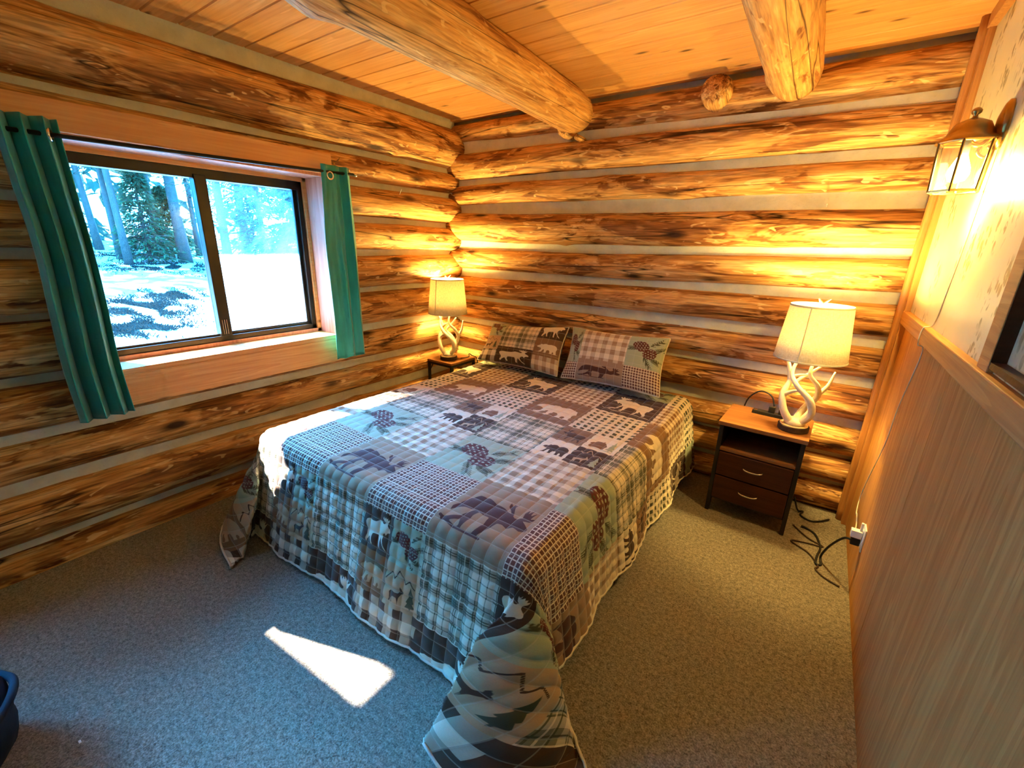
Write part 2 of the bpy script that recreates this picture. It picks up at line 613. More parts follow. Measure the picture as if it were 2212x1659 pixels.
def log(name, p0, p1, r0, r1, mat, parent=None, seed=0, seg=22, step=0.07, wob=0.010, rough=0.055, knots=5, label=None):
    """irregular peeled log; its local X runs along the trunk"""
    p0, p1 = Vector(p0), Vector(p1)
    L = (p1 - p0).length
    n = max(3, int(L / step))
    rnd = random.Random(seed)
    kn = [(rnd.uniform(0, L), rnd.uniform(0, 2 * math.pi), rnd.uniform(0.05, 0.12), rnd.uniform(0.06, 0.17)) for _ in range(max(1, int(knots * L / 3)))]
    mb = MB()
    for i in range(n + 1):
        x = L * i / n
        t = i / n
        r = r0 * (1 - t) + r1 * t
        cy = wob * noise.noise(Vector((x * 0.7, seed * 3.1, 0))) * 2
        cz = wob * noise.noise(Vector((x * 0.7, seed * 3.1, 9))) * 2
        endr = 1.0
        if i == 0 or i == n:
            endr = 0.93
        for j in range(seg):
            a = 2 * math.pi * j / seg
            ca, sa = math.cos(a), math.sin(a)
            k = 1 + rough * noise.noise(Vector((x * 1.3 + seed * 7.7, ca * 0.9, sa * 0.9))) * 1.6
            k += 0.022 * noise.noise(Vector((x * 5.0 + seed, ca * 2.5, sa * 2.5)))
            for kx, ka, kw, kh in kn:
                dx = (x - kx) / kw
                if abs(dx) < 2:
                    da = (a - ka + math.pi) % (2 * math.pi) - math.pi
                    k += kh * math.exp(-dx * dx * 1.6 - da * da * 4.5)
            mb.v.append((x, cy + r * k * endr * ca, cz + r * k * endr * sa))
    for i in range(n):
        for j in range(seg):
            a, b = i * seg + j, i * seg + (j + 1) % seg
            mb.f.append((a, a + seg, b + seg, b))
    mb.f.append(tuple(range(seg)))
    mb.f.append(tuple(n * seg + j for j in range(seg))[::-1])
    o = mb.build(name, mat, parent, smooth=True)
    o.location = p0
    o.rotation_euler = (p1 - p0).to_track_quat('X', 'Z').to_euler()
    return o


def chink_strip(parent, horiz, plane, a, b, zfun, seed, depth=0.05):
    """mortar strip between two logs. horiz: 'x' (back wall) or 'y' (left wall)"""
    n = max(2, int((b - a) / 0.06))
    mb = MB()
    for i in range(n + 1):
        t = a + (b - a) * i / n
        z0, z1 = zfun(t)
        for k in range(5):
            f = k / 4
            z = z0 + (z1 - z0) * f
            bulge = -0.010 * math.sin(math.pi * f) + 0.006 * noise.noise(Vector((t * 4, f * 2, seed * 5.3)))
            if horiz == 'x':
                mb.v.append((t, plane + bulge * -1 - 0.0, z))
            else:
                mb.v.append((plane + bulge, t, z))
    for i in range(n):
        for k in range(4):
            p = i * 5 + k
            q = (p, p + 5, p + 6, p + 1)
            mb.f.append(q if horiz == 'x' else q[::-1])
    # give it a real back so it is a solid strip
    m = len(mb.v)
    for i in range(n + 1):
        for k in (0, 4):
            x, y, z = mb.v[i * 5 + k]
            mb.v.append((x, plane + depth, z) if horiz == 'x' else (plane - depth, y, z))
    for i in range(n):
        p0, p1 = i * 5, (i + 1) * 5
        q0, q1 = m + i * 2, m + (i + 1) * 2
        mb.f += [(p0, q0, q1, p1), (p0 + 4, p1 + 4, q1 + 1, q0 + 1), (q0, q0 + 1, q1 + 1, q1)]
    o = mb.build('chinking', M['chink'], parent, smooth=False)
    for p in o.data.polygons:
        p.use_smooth = len(p.vertices) == 4 and p.index < n * 4
    return o


# ------------------------------------------------------------------ room shell
XL, XR, YB, YR, ZC = -2.87, 0.383, 3.14, -1.7, 2.547

fl = MB().box((-3.05, -1.85, -0.12), (0.55, 3.30, 0.0)).build('floor', M['carpet'])
tag(fl, 'short pile carpet covering the whole bedroom floor', 'floor', kind='structure')

# ceiling: slab plus tongue and groove planks
ceil = MB().box((-3.15, -1.85, ZC + 0.022), (0.60, 3.35, ZC + 0.14)).build('ceiling', M['plank'])
tag(ceil, 'knotty pine plank ceiling', 'ceiling', kind='structure')
pw = 0.1545
y = 3.155
while y > -1.8:
    g_ = 0.006
    prof = [(y - pw + 0.0006, ZC + 0.020), (y - pw + 0.0006, ZC + g_), (y - pw + g_, ZC), (y - g_, ZC), (y - 0.0006, ZC + g_), (y - 0.0006, ZC + 0.020)]
    MB().prism(prof, 0, -3.0, 0.45).build('plank', M['plank'], ceil)
    y -= pw

# back wall logs: (z,r at left end), (z,r at right end)
BL = [((2.435, .082), (2.395, .108)), ((2.182, .100), (2.162, .090)), ((1.955, .080), (1.947, .076)), ((1.690, .118), (1.680, .096)),
      ((1.414, .084), (1.440, .086)), ((1.172, .084), (1.212, .088)), ((.968, .083), (.956, .086)), ((.750, .092), (.710, .100)),
      ((.505, .088), (.458, .086)), ((.290, .080), (.268, .082)), ((.075, .085), (.085, .083))]
wb = MB().box((-3.15, YB + 0.06, -0.1), (0.60, YB + 0.20, ZC + 0.1)).build('wall_back', M['chink'])
tag(wb, 'log wall behind the bed with pale mortar between the logs', 'wall', kind='structure')
XA, XB = -2.98, 0.42
def bl(i, x):
    t = (x - XA) / (XB - XA)
    (za, ra), (zb, rb) = BL[i]
    return za + (zb - za) * t, ra + (rb - ra) * t
for i in range(len(BL)):
    (za, ra), (zb, rb) = BL[i]
    log('log', (XA, YB + (0.05 if i == 0 else 0.012), za), (XB, YB + (0.05 if i == 0 else 0.012), zb), ra * 1.02, rb * 1.02, M['log'], wb, seed=i + 3, wob=0.008, rough=0.05)
for i in range(1, len(BL)):
    def zf(x, i=i):
        z0, r0 = bl(i, x)
        top = z0 + r0 * 0.6
        if i == 0:
            return top, ZC + 0.01
        z1, r1 = bl(i - 1, x)
        return top, z1 - r1 * 0.6
    chink_strip(wb, 'x', YB - 0.004, XA, XB, zf, i + 40)

# left wall logs with the window openings
LL = [((2.280, .130), (2.325, .155)), ((2.045, .078), (2.045, .078)), ((1.815, .102), (1.820, .102)), ((1.575, .095), (1.582, .095)),
      ((1.325, .115), (1.333, .113)), ((1.050, .118), (1.050, .118)), ((.785, .105), (.775, .102)), ((.530, .092), (.527, .088)),
      ((.262, .114), (.258, .112)), ((.005, .098), (.0, .095))]
W1 = (0.525, 1.805, 0.915, 1.955)     # y0,y1,z0,z1 of the openings
W2 = (-1.62, -0.30, 0.62, 1.955)
W3 = (-0.14, 0.222, 1.20, 2.13)
OPENINGS = sorted([W1, W2, W3])
wl = MB()
edge = -1.85
for (a, b, c0, c1) in OPENINGS:
    wl.box((-3.16, edge, -0.1), (-2.98, a, ZC + .1))
    wl.box((-3.16, a, -0.1), (-2.98, b, c0))
    wl.box((-3.16, a, c1), (-2.98, b, ZC + .1))
    edge = b
wl.box((-3.16, edge, -0.1), (-2.98, 3.35, ZC + .1))
wl = wl.build('wall_left', M['chink'])
tag(wl, 'log wall around the bedroom window with pale mortar between the logs', 'wall', kind='structure')
YA, YBB = -1.8, 3.16
def ll(i, yy):
    t = (yy - YA) / (YBB - YA)
    (za, ra), (zb, rb) = LL[i]
    return za + (zb - za) * t, ra + (rb - ra) * t
def cut_spans(zlo, zhi):
    out = [(YA, YBB)]
    for (a, b, c0, c1) in OPENINGS:
        if zhi > c0 + .02 and zlo < c1 - .02:
            new = []
            for p, q in out:
                if b <= p or a >= q:
                    new.append((p, q))
                else:
                    new += [t for t in ((p, a), (b, q)) if t[1] - t[0] > .02]
            out = new
    return out
for i in range(len(LL)):
    z_, r_ = ll(i, 1.0)
    for j, (a, b) in enumerate(cut_spans(z_ - r_, z_ + r_)):
        za, ra = ll(i, a)
        zb, rb = ll(i, b)
        log('log', (XL - 0.012, a, za), (XL - 0.012, b, zb), ra * 1.02, rb * 1.02, M['log'], wl, seed=60 + i * 3 + j, wob=0.008, rough=0.05)
for i in range(len(LL)):
    def zf(yy, i=i):
        z0, r0 = ll(i, yy)
        top = z0 + r0 * 0.6
        if i == 0:
            return top, ZC + 0.01
        z1, r1 = ll(i - 1, yy)
        return top, z1 - r1 * 0.6
    lo_, hi_ = zf(1.0)
    for a, b in cut_spans(lo_ + .03, hi_ - .03):
        chink_strip(wl, 'y', XL + 0.004, a, b, zf, i + 80)

# right wall: wainscot boards, chair rail, wallpaper, niche
wr = MB().box((XR + 0.10, -1.85, -0.1), (XR + 0.25, 3.35, ZC + .1)).build('wall_right', M['rearwall'])
tag(wr, 'partition with wood grain wainscot below and floral wallpaper above', 'wall', kind='structure')
RAIL0, RAIL1 = 1.212, 1.276
yb = [3.03, 1.905, 0.69, -0.53, -1.75]
for i in range(len(yb) - 1):
    MB().box((XR, yb[i + 1] + 0.0015, 0.0), (XR + 0.099, yb[i] - 0.0015, RAIL0 + 0.02)).build('panel', M['panel'], wr, bevel=0.002)
NY0, NY1, NZ0, NZ1 = 0.35, 1.545, 1.30, 2.15
MB().box((XR, NY1, RAIL0 + .02), (XR + 0.099, 3.20, ZC + .02)).build('wallpaper', M['paper'], wr)
MB().box((XR, -1.75, RAIL0 + .02), (XR + 0.099, NY0, ZC + .02)).build('wallpaper', M['paper'], wr)
MB().box((XR, NY0, NZ1), (XR + 0.099, NY1, ZC + .02)).build('wallpaper', M['paper'], wr)
MB().box((XR, NY0, RAIL0 + .02), (XR + 0.099, NY1, NZ0)).build('wallpaper', M['paper'], wr)
MB().box((XR + 0.016, NY0, NZ0), (XR + 0.0995, NY1, NZ1)).build('niche_back', M['paper'], wr)
MB().box((XR - 0.014, NY1 - 0.012, NZ0 - 0.025), (XR + 0.0, NY1 + 0.075, NZ1 + .07)).build('niche_casing', M['rail'], wr, bevel=0.003)
MB().box((XR - 0.014, NY0 - 0.075, NZ0 - 0.025), (XR + 0.0, NY0 + 0.012, NZ1 + .07)).build('niche_casing', M['rail'], wr, bevel=0.003)
MB().box((XR - 0.012, NY1 - 0.014, NZ0), (XR + 0.017, NY1 + 0.001, NZ1)).build('niche_jamb', M['darkwood'], wr)  # dark wood puts the shade of the recess into the colour
MB().box((XR - 0.012, NY0, NZ0 - 0.012), (XR + 0.017, NY1, NZ0 + 0.004)).build('niche_ledge', M['darkwood'], wr)
MB().box((XR - 0.026, -1.75, RAIL0), (XR + 0.01, 3.02, RAIL1)).build('chair_rail', M['rail'], wr, bevel=0.004)

# corner trim scribed to the logs, plus round bead
tr = empty('trim_1', (XR, 3.0, 0))
tag(tr, 'vertical wooden corner strip between log wall and papered partition', 'trim', kind='structure')
MB().box((-0.024, -0.012, 0), (0.004, 0.075, ZC)).build('trim_board', M['trimwood'], tr, bevel=0.004)
MB().tube([(-0.030, 0.045 + 0.01 * math.sin(z * 9), z) for z in np.linspace(0, ZC, 40)], 0.022, 8).build('trim_bead', M['trimwood'], tr, smooth=True)
t2 = MB().box((-3.0, YB - 0.03, ZC - 0.012), (0.40, YB + 0.03, ZC + 0.001)).build('trim_2', M['plank'])
tag(t2, 'thin pine strip closing the ceiling against the back wall', 'trim', kind='structure')
t3 = MB().box((XR - 0.03, -1.75, ZC - 0.06), (XR + 0.001, 3.0, ZC + 0.001)).build('trim_3', M['trimwood'])
tag(t3, 'wooden ceiling strip above the papered partition', 'trim', kind='structure')

wq = MB().box((-3.1, -1.85, -0.1), (0.6, -1.7, ZC + .1)).build('wall_rear', M['rearwall'])
tag(wq, 'wood grain panelled wall behind the viewer', 'wall', kind='structure')

# ceiling beams
b1 = log('ceiling_beam', (-1.60, 2.985, 2.408), (-1.47, -1.7, 2.41), 0.128, 0.142, M['beam'], None, 201, 28, 0.08, 0.006, 0.03, 8)
tag(b1, 'thick peeled log beam under the ceiling nearer the window', 'beam', kind='structure')
b2 = log('ceiling_beam', (-0.325, 2.99, 2.412), (-0.30, -1.7, 2.43), 0.118, 0.125, M['beam'], None, 202, 28, 0.08, 0.006, 0.03, 8)
tag(b2, 'pale peeled log beam under the ceiling nearer the wall sconce', 'beam', kind='structure')
b3 = log('log_stub', (-0.74, 3.035, 2.44), (-0.735, 3.16, 2.40), 0.085, 0.085, M['log'], wb, 203, 18, 0.03, 0.004, 0.06, 2)
for (x, z, r, sd) in ((-1.70, 2.33, .05, 205), (-1.60, 2.27, .018, 206)):
    log('log_stub', (x, 3.0, z), (x, 3.12, z), r, r, M['log'], wb, sd, 12, 0.03, 0.002, 0.1, 1)

# ------------------------------------------------------------------ windows
def window(name, W, label, fancy, slim=False):
    y0, y1, z0, z1 = W
    w = empty(name, (-2.98, (y0 + y1) / 2, z0))
    tag(w, label, 'window', kind='structure')
    c = Vector(w.location)
    def bx(nm, a, b, mat, bev=0.0, par=None):
        mb = MB().box(tuple(Vector(a) - c), tuple(Vector(b) - c))
        o = mb.build(nm, mat, w, bevel=bev)
        if par is not None:
            o.parent = par
        return o
    # wooden reveal
    bx('jamb', (-3.10, y1 - 0.022, z0), (-2.765, y1, z1), M['jambwood'], 0.002)
    bx('jamb', (-3.10, y0, z0), (-2.765, y0 + 0.022, z1), M['jambwood'], 0.002)
    bx('window_head', (-3.10, y0, z1 - 0.02), (-2.765, y1, z1 + 0.004), M['jambwood'], 0.002)
    bx('window_sill', (-3.10, y0 + 0.001, z0 - 0.03), (-2.752 if not slim else -2.80, y1 + (0.0 if slim else 0.012), z0), M['sawn'], 0.003)
    if not slim:
      bx('stop', (-2.995, y1 - 0.045, z0), (-2.955, y1 - 0.021, z1 - .02), M['sawn'])
      bx('stop', (-2.995, y0 + 0.021, z0), (-2.955, y0 + 0.045, z1 - .02), M['sawn'])
      bx('stop', (-2.995, y0 + 0.02, z1 - 0.044), (-2.955, y1 - 0.02, z1 - 0.019), M['sawn'])
      bx('stop', (-2.995, y0 + 0.02, z0 - 0.001), (-2.955, y1 - 0.02, z0 + 0.022), M['jambwood'])
    # aluminium frame
    a0, a1, b0, b1_ = y0 + 0.045, y1 - 0.045, z0 + 0.022, z1 - 0.044
    t = 0.032
    if slim:
        bx('pane', (-3.012, y0 + .022, z0), (-3.008, y1 - .022, z1 - .02), M['glass'])
        return w
    for a, b in (((-3.04, a0, b0), (-2.972, a1, b0 + t)), ((-3.04, a0, b1_ - t - 0.02), (-2.972, a1, b1_)), ((-3.04, a0, b0), (-2.972, a0 + t, b1_)), ((-3.04, a1 - t, b0), (-2.972, a1, b1_))):
        bx('window_frame', a, b, M['alu'], 0.003)
    bx('track', (-3.0, a0 + t, b0 + t), (-2.990, a1 - t, b0 + t + 0.012), M['alu'])
    ym = (a0 + a1) / 2 - 0.005
    mu = bx('mullion', (-3.03, ym - 0.030, b0 + t), (-2.962, ym + 0.030, b1_ - t), M['alu'], 0.004)
    if fancy:
        for k in range(3):
            bx('latch_rib', (-2.962, ym - 0.018 + k * 0.012, b0 + t + 0.012), (-2.957, ym - 0.014 + k * 0.012, b0 + t + 0.10), M['chrome'], 0, None)
        bx('sash_rail', (-3.022, ym + 0.030, b0 + t), (-2.998, ym + 0.046, b1_ - t), M['alu'])
        bx('sash_rail', (-3.022, a1 - t - 0.020, b0 + t), (-2.998, a1 - t, b1_ - t), M['alu'])
        bx('sash_rail', (-3.022, ym + 0.030, b0 + t), (-2.998, a1 - t, b0 + t + 0.018), M['alu'])
    p1 = bx('pane', (-3.012, a0 + t, b0 + t), (-3.008, ym - 0.03, b1_ - t), M['glass'])
    p2 = bx('pane', (-3.012, ym + 0.03, b0 + t), (-3.008, a1 - t, b1_ - t), M['hazeglass'] if fancy else M['glass'])
    if fancy:
        p2['label'] = 'dusty hazy pane'
    # face boards over the logs
    if fancy:
        bx('head_board', (-2.772, y0 - 0.14, z1 - 0.002), (-2.735, y1 + 0.04, z1 + 0.118), M['sawn'], 0.003)
        bx('apron_board', (-2.772, y0 - 0.01, z0 - 0.19), (-2.748, y1 + 0.012, z0 - 0.029), M['sawn'], 0.003)
    return w


window('window_1', W1, 'sliding window with dark bronze frame and deep wooden reveal', True)
window('added_window_2', W2, 'added unseen sliding window bringing sky light to the carpet', False)  # unseen opening added to bring daylight onto the carpet
window('added_window_3', W3, 'added unseen slit window letting in the floor sun patch', False, True)  # unseen slit added to let the sun patch in

# unseen porch roof added to cut the sun; its gap shapes the floor patch
pr = MB()
zr0, zr1 = 2.62, 2.66
pr.box((-4.185, 0.05, zr0), (-3.17, 3.6, zr1))
pr.box((-3.67, -0.70, zr0), (-3.17, 0.05, zr1))
pr.box((-4.90, -0.70, zr0), (-4.29, 0.05, zr1))
pr.prism([(-4.29, -0.243), (-4.02, -0.147), (-3.67, -0.132), (-3.67, 0.05), (-4.29, 0.05)], 2, zr0, zr1)
pr.prism([(-4.29, -0.70), (-3.67, -0.70), (-3.67, -0.285), (-4.29, -0.326)], 2, zr0, zr1)
pr = pr.build('added_porch_roof', M['added_roofing'])
tag(pr, 'added unseen board roof outside the window wall, cutting and shaping the sun', 'roof', kind='structure')

# ------------------------------------------------------------------ curtain rod and curtains
ROD_X, ROD_Z = -2.665, 1.952
rod = empty('curtain_rod', (ROD_X, 1.15, ROD_Z))
tag(rod, 'thin dark curtain rod across the top of the window', 'curtain rod')
MB().tube([(0, -0.88, -0.03), (0, -0.4, -0.024), (0, 0.4, -0.004), (0, 0.80, 0.008)], 0.009, 10).build('rod', M['blackmetal'], rod, smooth=True)
MB().lathe([(0.0, -0.012), (0.011, -0.008), (0.014, 0.0), (0.011, 0.008), (0.0, 0.012)], 14, (0, 0, 0), False).build('finial', M['chrome'], rod, smooth=True, loc=(0, 0.815, 0.008))
for yy, zz in ((0.72, 0.03), (-0.80, -0.01)):
    MB().box((-0.085, yy - 0.006, zz - 0.045), (-0.078, yy + 0.006, zz + 0.05)).tube([(-0.08, yy, zz - 0.03), (-0.03, yy, zz - 0.03), (0, yy, zz - 0.035)], 0.005, 6).tube([(-0.078, yy, zz + 0.045), (-0.05, yy + 0.015, zz + 0.06), (-0.045, yy + 0.02, zz + 0.075)], 0.0035, 6).build('bracket', M['brass'], rod, smooth=False)


def curtain(label, y0, y1, zt, zb, folds, depth, spread, rings, flat, seed):
    c = empty('curtain', (ROD_X, (y0 + y1) / 2, zb))
    tag(c, label, 'curtain', 'teal window curtains')
    nx, nz = 90, 40
    H = zt - zb
    W = y1 - y0
    mb = MB()
    for k in range(nz + 1):
        f = k / nz            # 0 bottom, 1 top
        z = H * f
        for i in range(nx + 1):
            t = i / nx
            ph = t * folds * 2 * math.pi
            amp = depth * (0.75 + 0.35 * (1 - f))
            w = max(0.0, (t - flat[0]) / (flat[1] - flat[0])) if flat else 1.0
            w = min(1.0, w)
            if flat and flat[2]:
                w = 1 - w
            x = amp * (0.15 + 0.85 * w) * math.sin(ph + 0.5 * noise.noise(Vector((t * 2, f * 1.2, seed)))) + 0.010 * noise.noise(Vector((t * 5, f * 4, seed + 3)))
            yv = -W / 2 + W * t + (t - 0.5) * W * spread * (1 - f) + 0.012 * noise.noise(Vector((f * 2.5, t, seed + 8)))
            yv += 0.10 * W * math.sin(2 * ph) / (folds * 2) * w
            zz = z + (0.006 * math.sin(ph) if k == 0 else 0)
            mb.v.append((x, yv, zz))
    for k in range(nz):
        for i in range(nx):
            a = k * (nx + 1) + i
            mb.f.append((a, a + 1, a + nx + 2, a + nx + 1))
    cl = mb.build('cloth', M['satin'], c, smooth=True)
    sm = cl.modifiers.new('cloth thickness', 'SOLIDIFY')
    sm.thickness = 0.003
    sm.offset = 0
    hem = []
    for i in range(0, nx + 1):
        hem.append(Vector(mb.v[i]) + Vector((0, 0, 0.002)))
    MB().tube(hem, 0.0035, 6).build('hem', M['satin'], c, smooth=True)
    for (t, fz) in rings:
        i = int(t * nx)
        v = Vector(mb.v[int(fz * nz) * (nx + 1) + i])
        a = Vector(mb.v[int(fz * nz) * (nx + 1) + min(nx, i + 3)]) - Vector(mb.v[int(fz * nz) * (nx + 1) + max(0, i - 3)])
        ax = Vector((a.y, -a.x, 0))
        if ax.x < 0:
            ax = -ax
        g = MB().torus((0, 0, 0), 0.021, 0.006, tuple(ax.normalized()), 26, 8).build('grommet', M['chrome'], c, smooth=True)
        g.location = v + ax.normalized() * 0.004
    return c


curtain('narrow teal curtain with deep pleats over the dim log wall', 0.385, 0.565, 1.985, 0.722, 3.0, 0.040, 0.10, [(0.80, 0.965)], None, 1.0)
curtain('flatter teal curtain hanging beside the hazy window pane', 1.715, 1.925, 1.995, 0.760, 2.6, 0.022, 0.10, [(0.28, 0.965)], (0.30, 0.75, False), 5.0)

# ------------------------------------------------------------------ bed
BX0, BX1, BY0, BY1, BZ = -2.36, -0.575, 0.965, 3.015, 0.565
bed = empty('bed', ((BX0 + BX1) / 2, (BY0 + BY1) / 2, 0))
tag(bed, 'queen size mattress set hidden under the patchwork quilt', 'bed')
cb = Vector(bed.location)
MB().box(tuple(Vector((BX0 + .02, BY0 + .03, 0.27)) - cb), tuple(Vector((BX1 - .02, BY1, BZ - 0.03)) - cb)).build('mattress', M['mattress'], bed, bevel=0.03)
MB().box(tuple(Vector((BX0 + .03, BY0 + .05, 0.13)) - cb), tuple(Vector((BX1 - .03, BY1, 0.268)) - cb)).build('box_spring', M['mattress'], bed, bevel=0.015)
for xx in (BX0 + .12, BX1 - .12):
    for yy in (BY0 + .2, BY1 - .12):
        MB().tube([(xx - cb.x, yy - cb.y, 0.0), (xx - cb.x, yy - cb.y, 0.13)], 0.022, 10).build('leg', M['blackmetal'], bed)

# ------------------------------------------------------------------ patchwork print
MOOSE = [(.02, .60), (.05, .55), (.10, .56), (.13, .52), (.17, .44), (.185, .52), (.24, .50), (.28, .42), (.27, .30), (.22, .18), (.12, .06), (.08, .02), (.13, .02), (.20, .09), (.29, .24), (.34, .36), (.355, .22), (.355, .08), (.33, .02), (.395, .02), (.405, .10), (.42, .26), (.45, .37), (.60, .36), (.66, .34), (.68, .22), (.66, .10), (.63, .02), (.69, .02), (.715, .12), (.75, .24), (.80, .18), (.86, .08), (.85, .02), (.91, .02), (.915, .10), (.87, .24), (.88, .36), (.93, .46), (.96, .58), (.94, .66), (.86, .70), (.72, .69), (.58, .71), (.46, .79), (.38, .78), (.30, .74), (.25, .76), (.23, .80), (.29, .83), (.36, .93), (.32, .93), (.28, .88), (.29, .99), (.25, .90), (.22, .99), (.20, .90), (.15, .98), (.155, .88), (.08, .94), (.11, .85), (.16, .80), (.15, .74), (.10, .70), (.05, .66)]
BEAR = [(.02, .50), (.05, .45), (.12, .43), (.20, .41), (.25, .36), (.24, .22), (.19, .10), (.13, .05), (.14, .02), (.27, .02), (.30, .10), (.34, .24), (.40, .31), (.40, .20), (.42, .10), (.38, .02), (.50, .02), (.51, .14), (.53, .27), (.62, .29), (.66, .22), (.68, .10), (.65, .02), (.77, .02), (.78, .14), (.81, .22), (.86, .12), (.84, .02), (.97, .02), (.96, .16), (.95, .34), (.985, .52), (.95, .70), (.86, .80), (.70, .83), (.54, .78), (.44, .83), (.36, .79), (.28, .72), (.24, .77), (.20, .75), (.19, .69), (.12, .63), (.06, .57)]
ELK = [(.99, .40), (.93, .345), (.84, .37), (.79, .31), (.72, .33), (.66, .32), (.63, .22), (.605, .10), (.57, .02), (.50, .02), (.53, .12), (.535, .24), (.52, .35), (.40, .37), (.29, .40), (.245, .30), (.20, .19), (.10, .10), (.02, .07), (.04, .02), (.14, .05), (.26, .14), (.30, .06), (.29, .02), (.34, .02), (.35, .12), (.34, .28), (.36, .37), (.30, .40), (.15, .36), (.07, .30), (.03, .22), (.01, .30), (.05, .46), (.08, .58), (.16, .68), (.28, .70), (.42, .65), (.56, .63), (.66, .59), (.735, .545), (.70, .62), (.655, .72), (.66, .84), (.635, .74), (.60, .86), (.615, .72), (.55, .80), (.58, .69), (.63, .65), (.69, .575), (.76, .53), (.80, .55), (.83, .60), (.81, .69), (.83, .80), (.855, .68), (.875, .83), (.895, .66), (.94, .79), (.92, .62), (.97, .66), (.94, .56), (.87, .53), (.93, .49), (.985, .45)]
DEER = [(.95, .66), (.90, .62), (.84, .62), (.78, .52), (.72, .42), (.70, .25), (.68, .02), (.64, .02), (.64, .25), (.60, .38), (.36, .38), (.30, .30), (.34, .15), (.30, .02), (.26, .02), (.29, .15), (.22, .30), (.20, .15), (.14, .02), (.10, .02), (.15, .18), (.14, .36), (.10, .50), (.18, .58), (.45, .57), (.66, .60), (.74, .74), (.70, .85), (.74, .97), (.77, .83), (.82, .95), (.84, .76), (.90, .74)]
TREE = [(.45, 0), (.55, 0), (.55, .10), (.88, .10), (.66, .32), (.80, .32), (.62, .55), (.72, .55), (.56, .80), (.5, 1.0), (.44, .80), (.28, .55), (.38, .55), (.20, .32), (.34, .32), (.12, .10), (.45, .10)]
CABIN = [(.08, .05), (.92, .05), (.92, .42), (1.0, .42), (.78, .80), (.70, .80), (.70, .95), (.62, .95), (.62, .80), (.30, .80), (.0, .42), (.08, .42)]


def sd_poly(px, py, poly):
    poly = np.asarray(poly, float)
    d = np.full(px.shape, 1e9)
    ins = np.zeros(px.shape, bool)
    n = len(poly)
    for i in range(n):
        a, b = poly[i], poly[(i + 1) % n]
        e = b - a
        wx, wy = px - a[0], py - a[1]
        t = np.clip((wx * e[0] + wy * e[1]) / (e @ e + 1e-12), 0, 1)
        d = np.minimum(d, (wx - e[0] * t) ** 2 + (wy - e[1] * t) ** 2)
        if a[1] != b[1]:
            c = ((a[1] > py) != (b[1] > py)) & (px < (b[0] - a[0]) * (py - a[1]) / (b[1] - a[1]) + a[0])
            ins ^= c
    d = np.sqrt(d)
    return np.where(ins, -d, d)


def place(poly, x, y, w, h, flip=False):
    return [((x + (1 - p[0] if flip else p[0]) * w), y + p[1] * h) for p in poly]


def sd_ell(px, py, cx, cy, rx, ry, ang=0.0):
    c, s = math.cos(ang), math.sin(ang)
    x, y = (px - cx) * c + (py - cy) * s, -(px - cx) * s + (py - cy) * c
    k = np.sqrt((x / rx) ** 2 + (y / ry) ** 2)
    return (k - 1) * min(rx, ry)


def sd_line(px, py, pts, w):
    d = np.full(px.shape, 1e9)
    for a, b in zip(pts[:-1], pts[1:]):
        ex, ey = b[0] - a[0], b[1] - a[1]
        t = np.clip(((px - a[0]) * ex + (py - a[1]) * ey) / (ex * ex + ey * ey), 0, 1)
        d = np.minimum(d, np.hypot(px - a[0] - ex * t, py - a[1] - ey * t))
    return d - w


def cones(px, py, s=1.0, rot=0.0):
    """two pine cones and needle sprigs in a unit patch: (cone mask, needle mask)"""
    cone = np.full(px.shape, 1e9)
    for cx, cy, rx, ry, an in ((.36, .62, .235, .165, -.25), (.64, .42, .20, .15, .25)):
        body = sd_ell(px, py, cx, cy, rx, ry, an)
        c, q = math.cos(an), math.sin(an)
        x, y = (px - cx) * c + (py - cy) * q, -(px - cx) * q + (py - cy) * c
        row = np.floor(x / .072)
        fx = x / .072 - row - .5
        yy = y / .072 + (row % 2) * .5
        fy = yy - np.floor(yy) - .5
        scale_mark = np.hypot(fx * .072 * 1.0, (fy + .12 * fx) * .072 * 1.7) - .024
        body = np.maximum(body, -scale_mark)
        cone = np.minimum(cone, body)
    needle = np.full(px.shape, 1e9)
    for (x0, y0, x1, y1) in ((.62, .66, .86, .84), (.72, .50, .97, .62), (.50, .32, .68, .06), (.30, .55, .06, .52), (.66, .30, .90, .22)):
        L = math.hypot(x1 - x0, y1 - y0)
        dx, dy = (x1 - x0) / L, (y1 - y0) / L
        for k in range(9):
            t = k / 8
            bx, by = x0 + (x1 - x0) * t, y0 + (y1 - y0) * t
            for sg in (-1, 1):
                ex, ey = bx + (dx * .8 - dy * sg * .6) * .11, by + (dy * .8 + dx * sg * .6) * .11
                needle = np.minimum(needle, sd_line(px, py, [(bx, by), (ex, ey)], .006))
        needle = np.minimum(needle, sd_line(px, py, [(x0, y0), (x1, y1)], .012))
    return cone, needle


CREAM, SAGE, TAUPE = (0.74, 0.63, 0.44), (0.34, 0.38, 0.25), (0.33, 0.205, 0.115)
DKBROWN, BROWN, WINE = (0.060, 0.028, 0.013), (0.20, 0.095, 0.036), (0.095, 0.020, 0.016)
OLIVE, TAN, MOCHA = (0.060, 0.062, 0.030), (0.46, 0.30, 0.16), (0.22, 0.12, 0.055)
ELKBR = (0.075, 0.024, 0.018)
FAR = 1.0

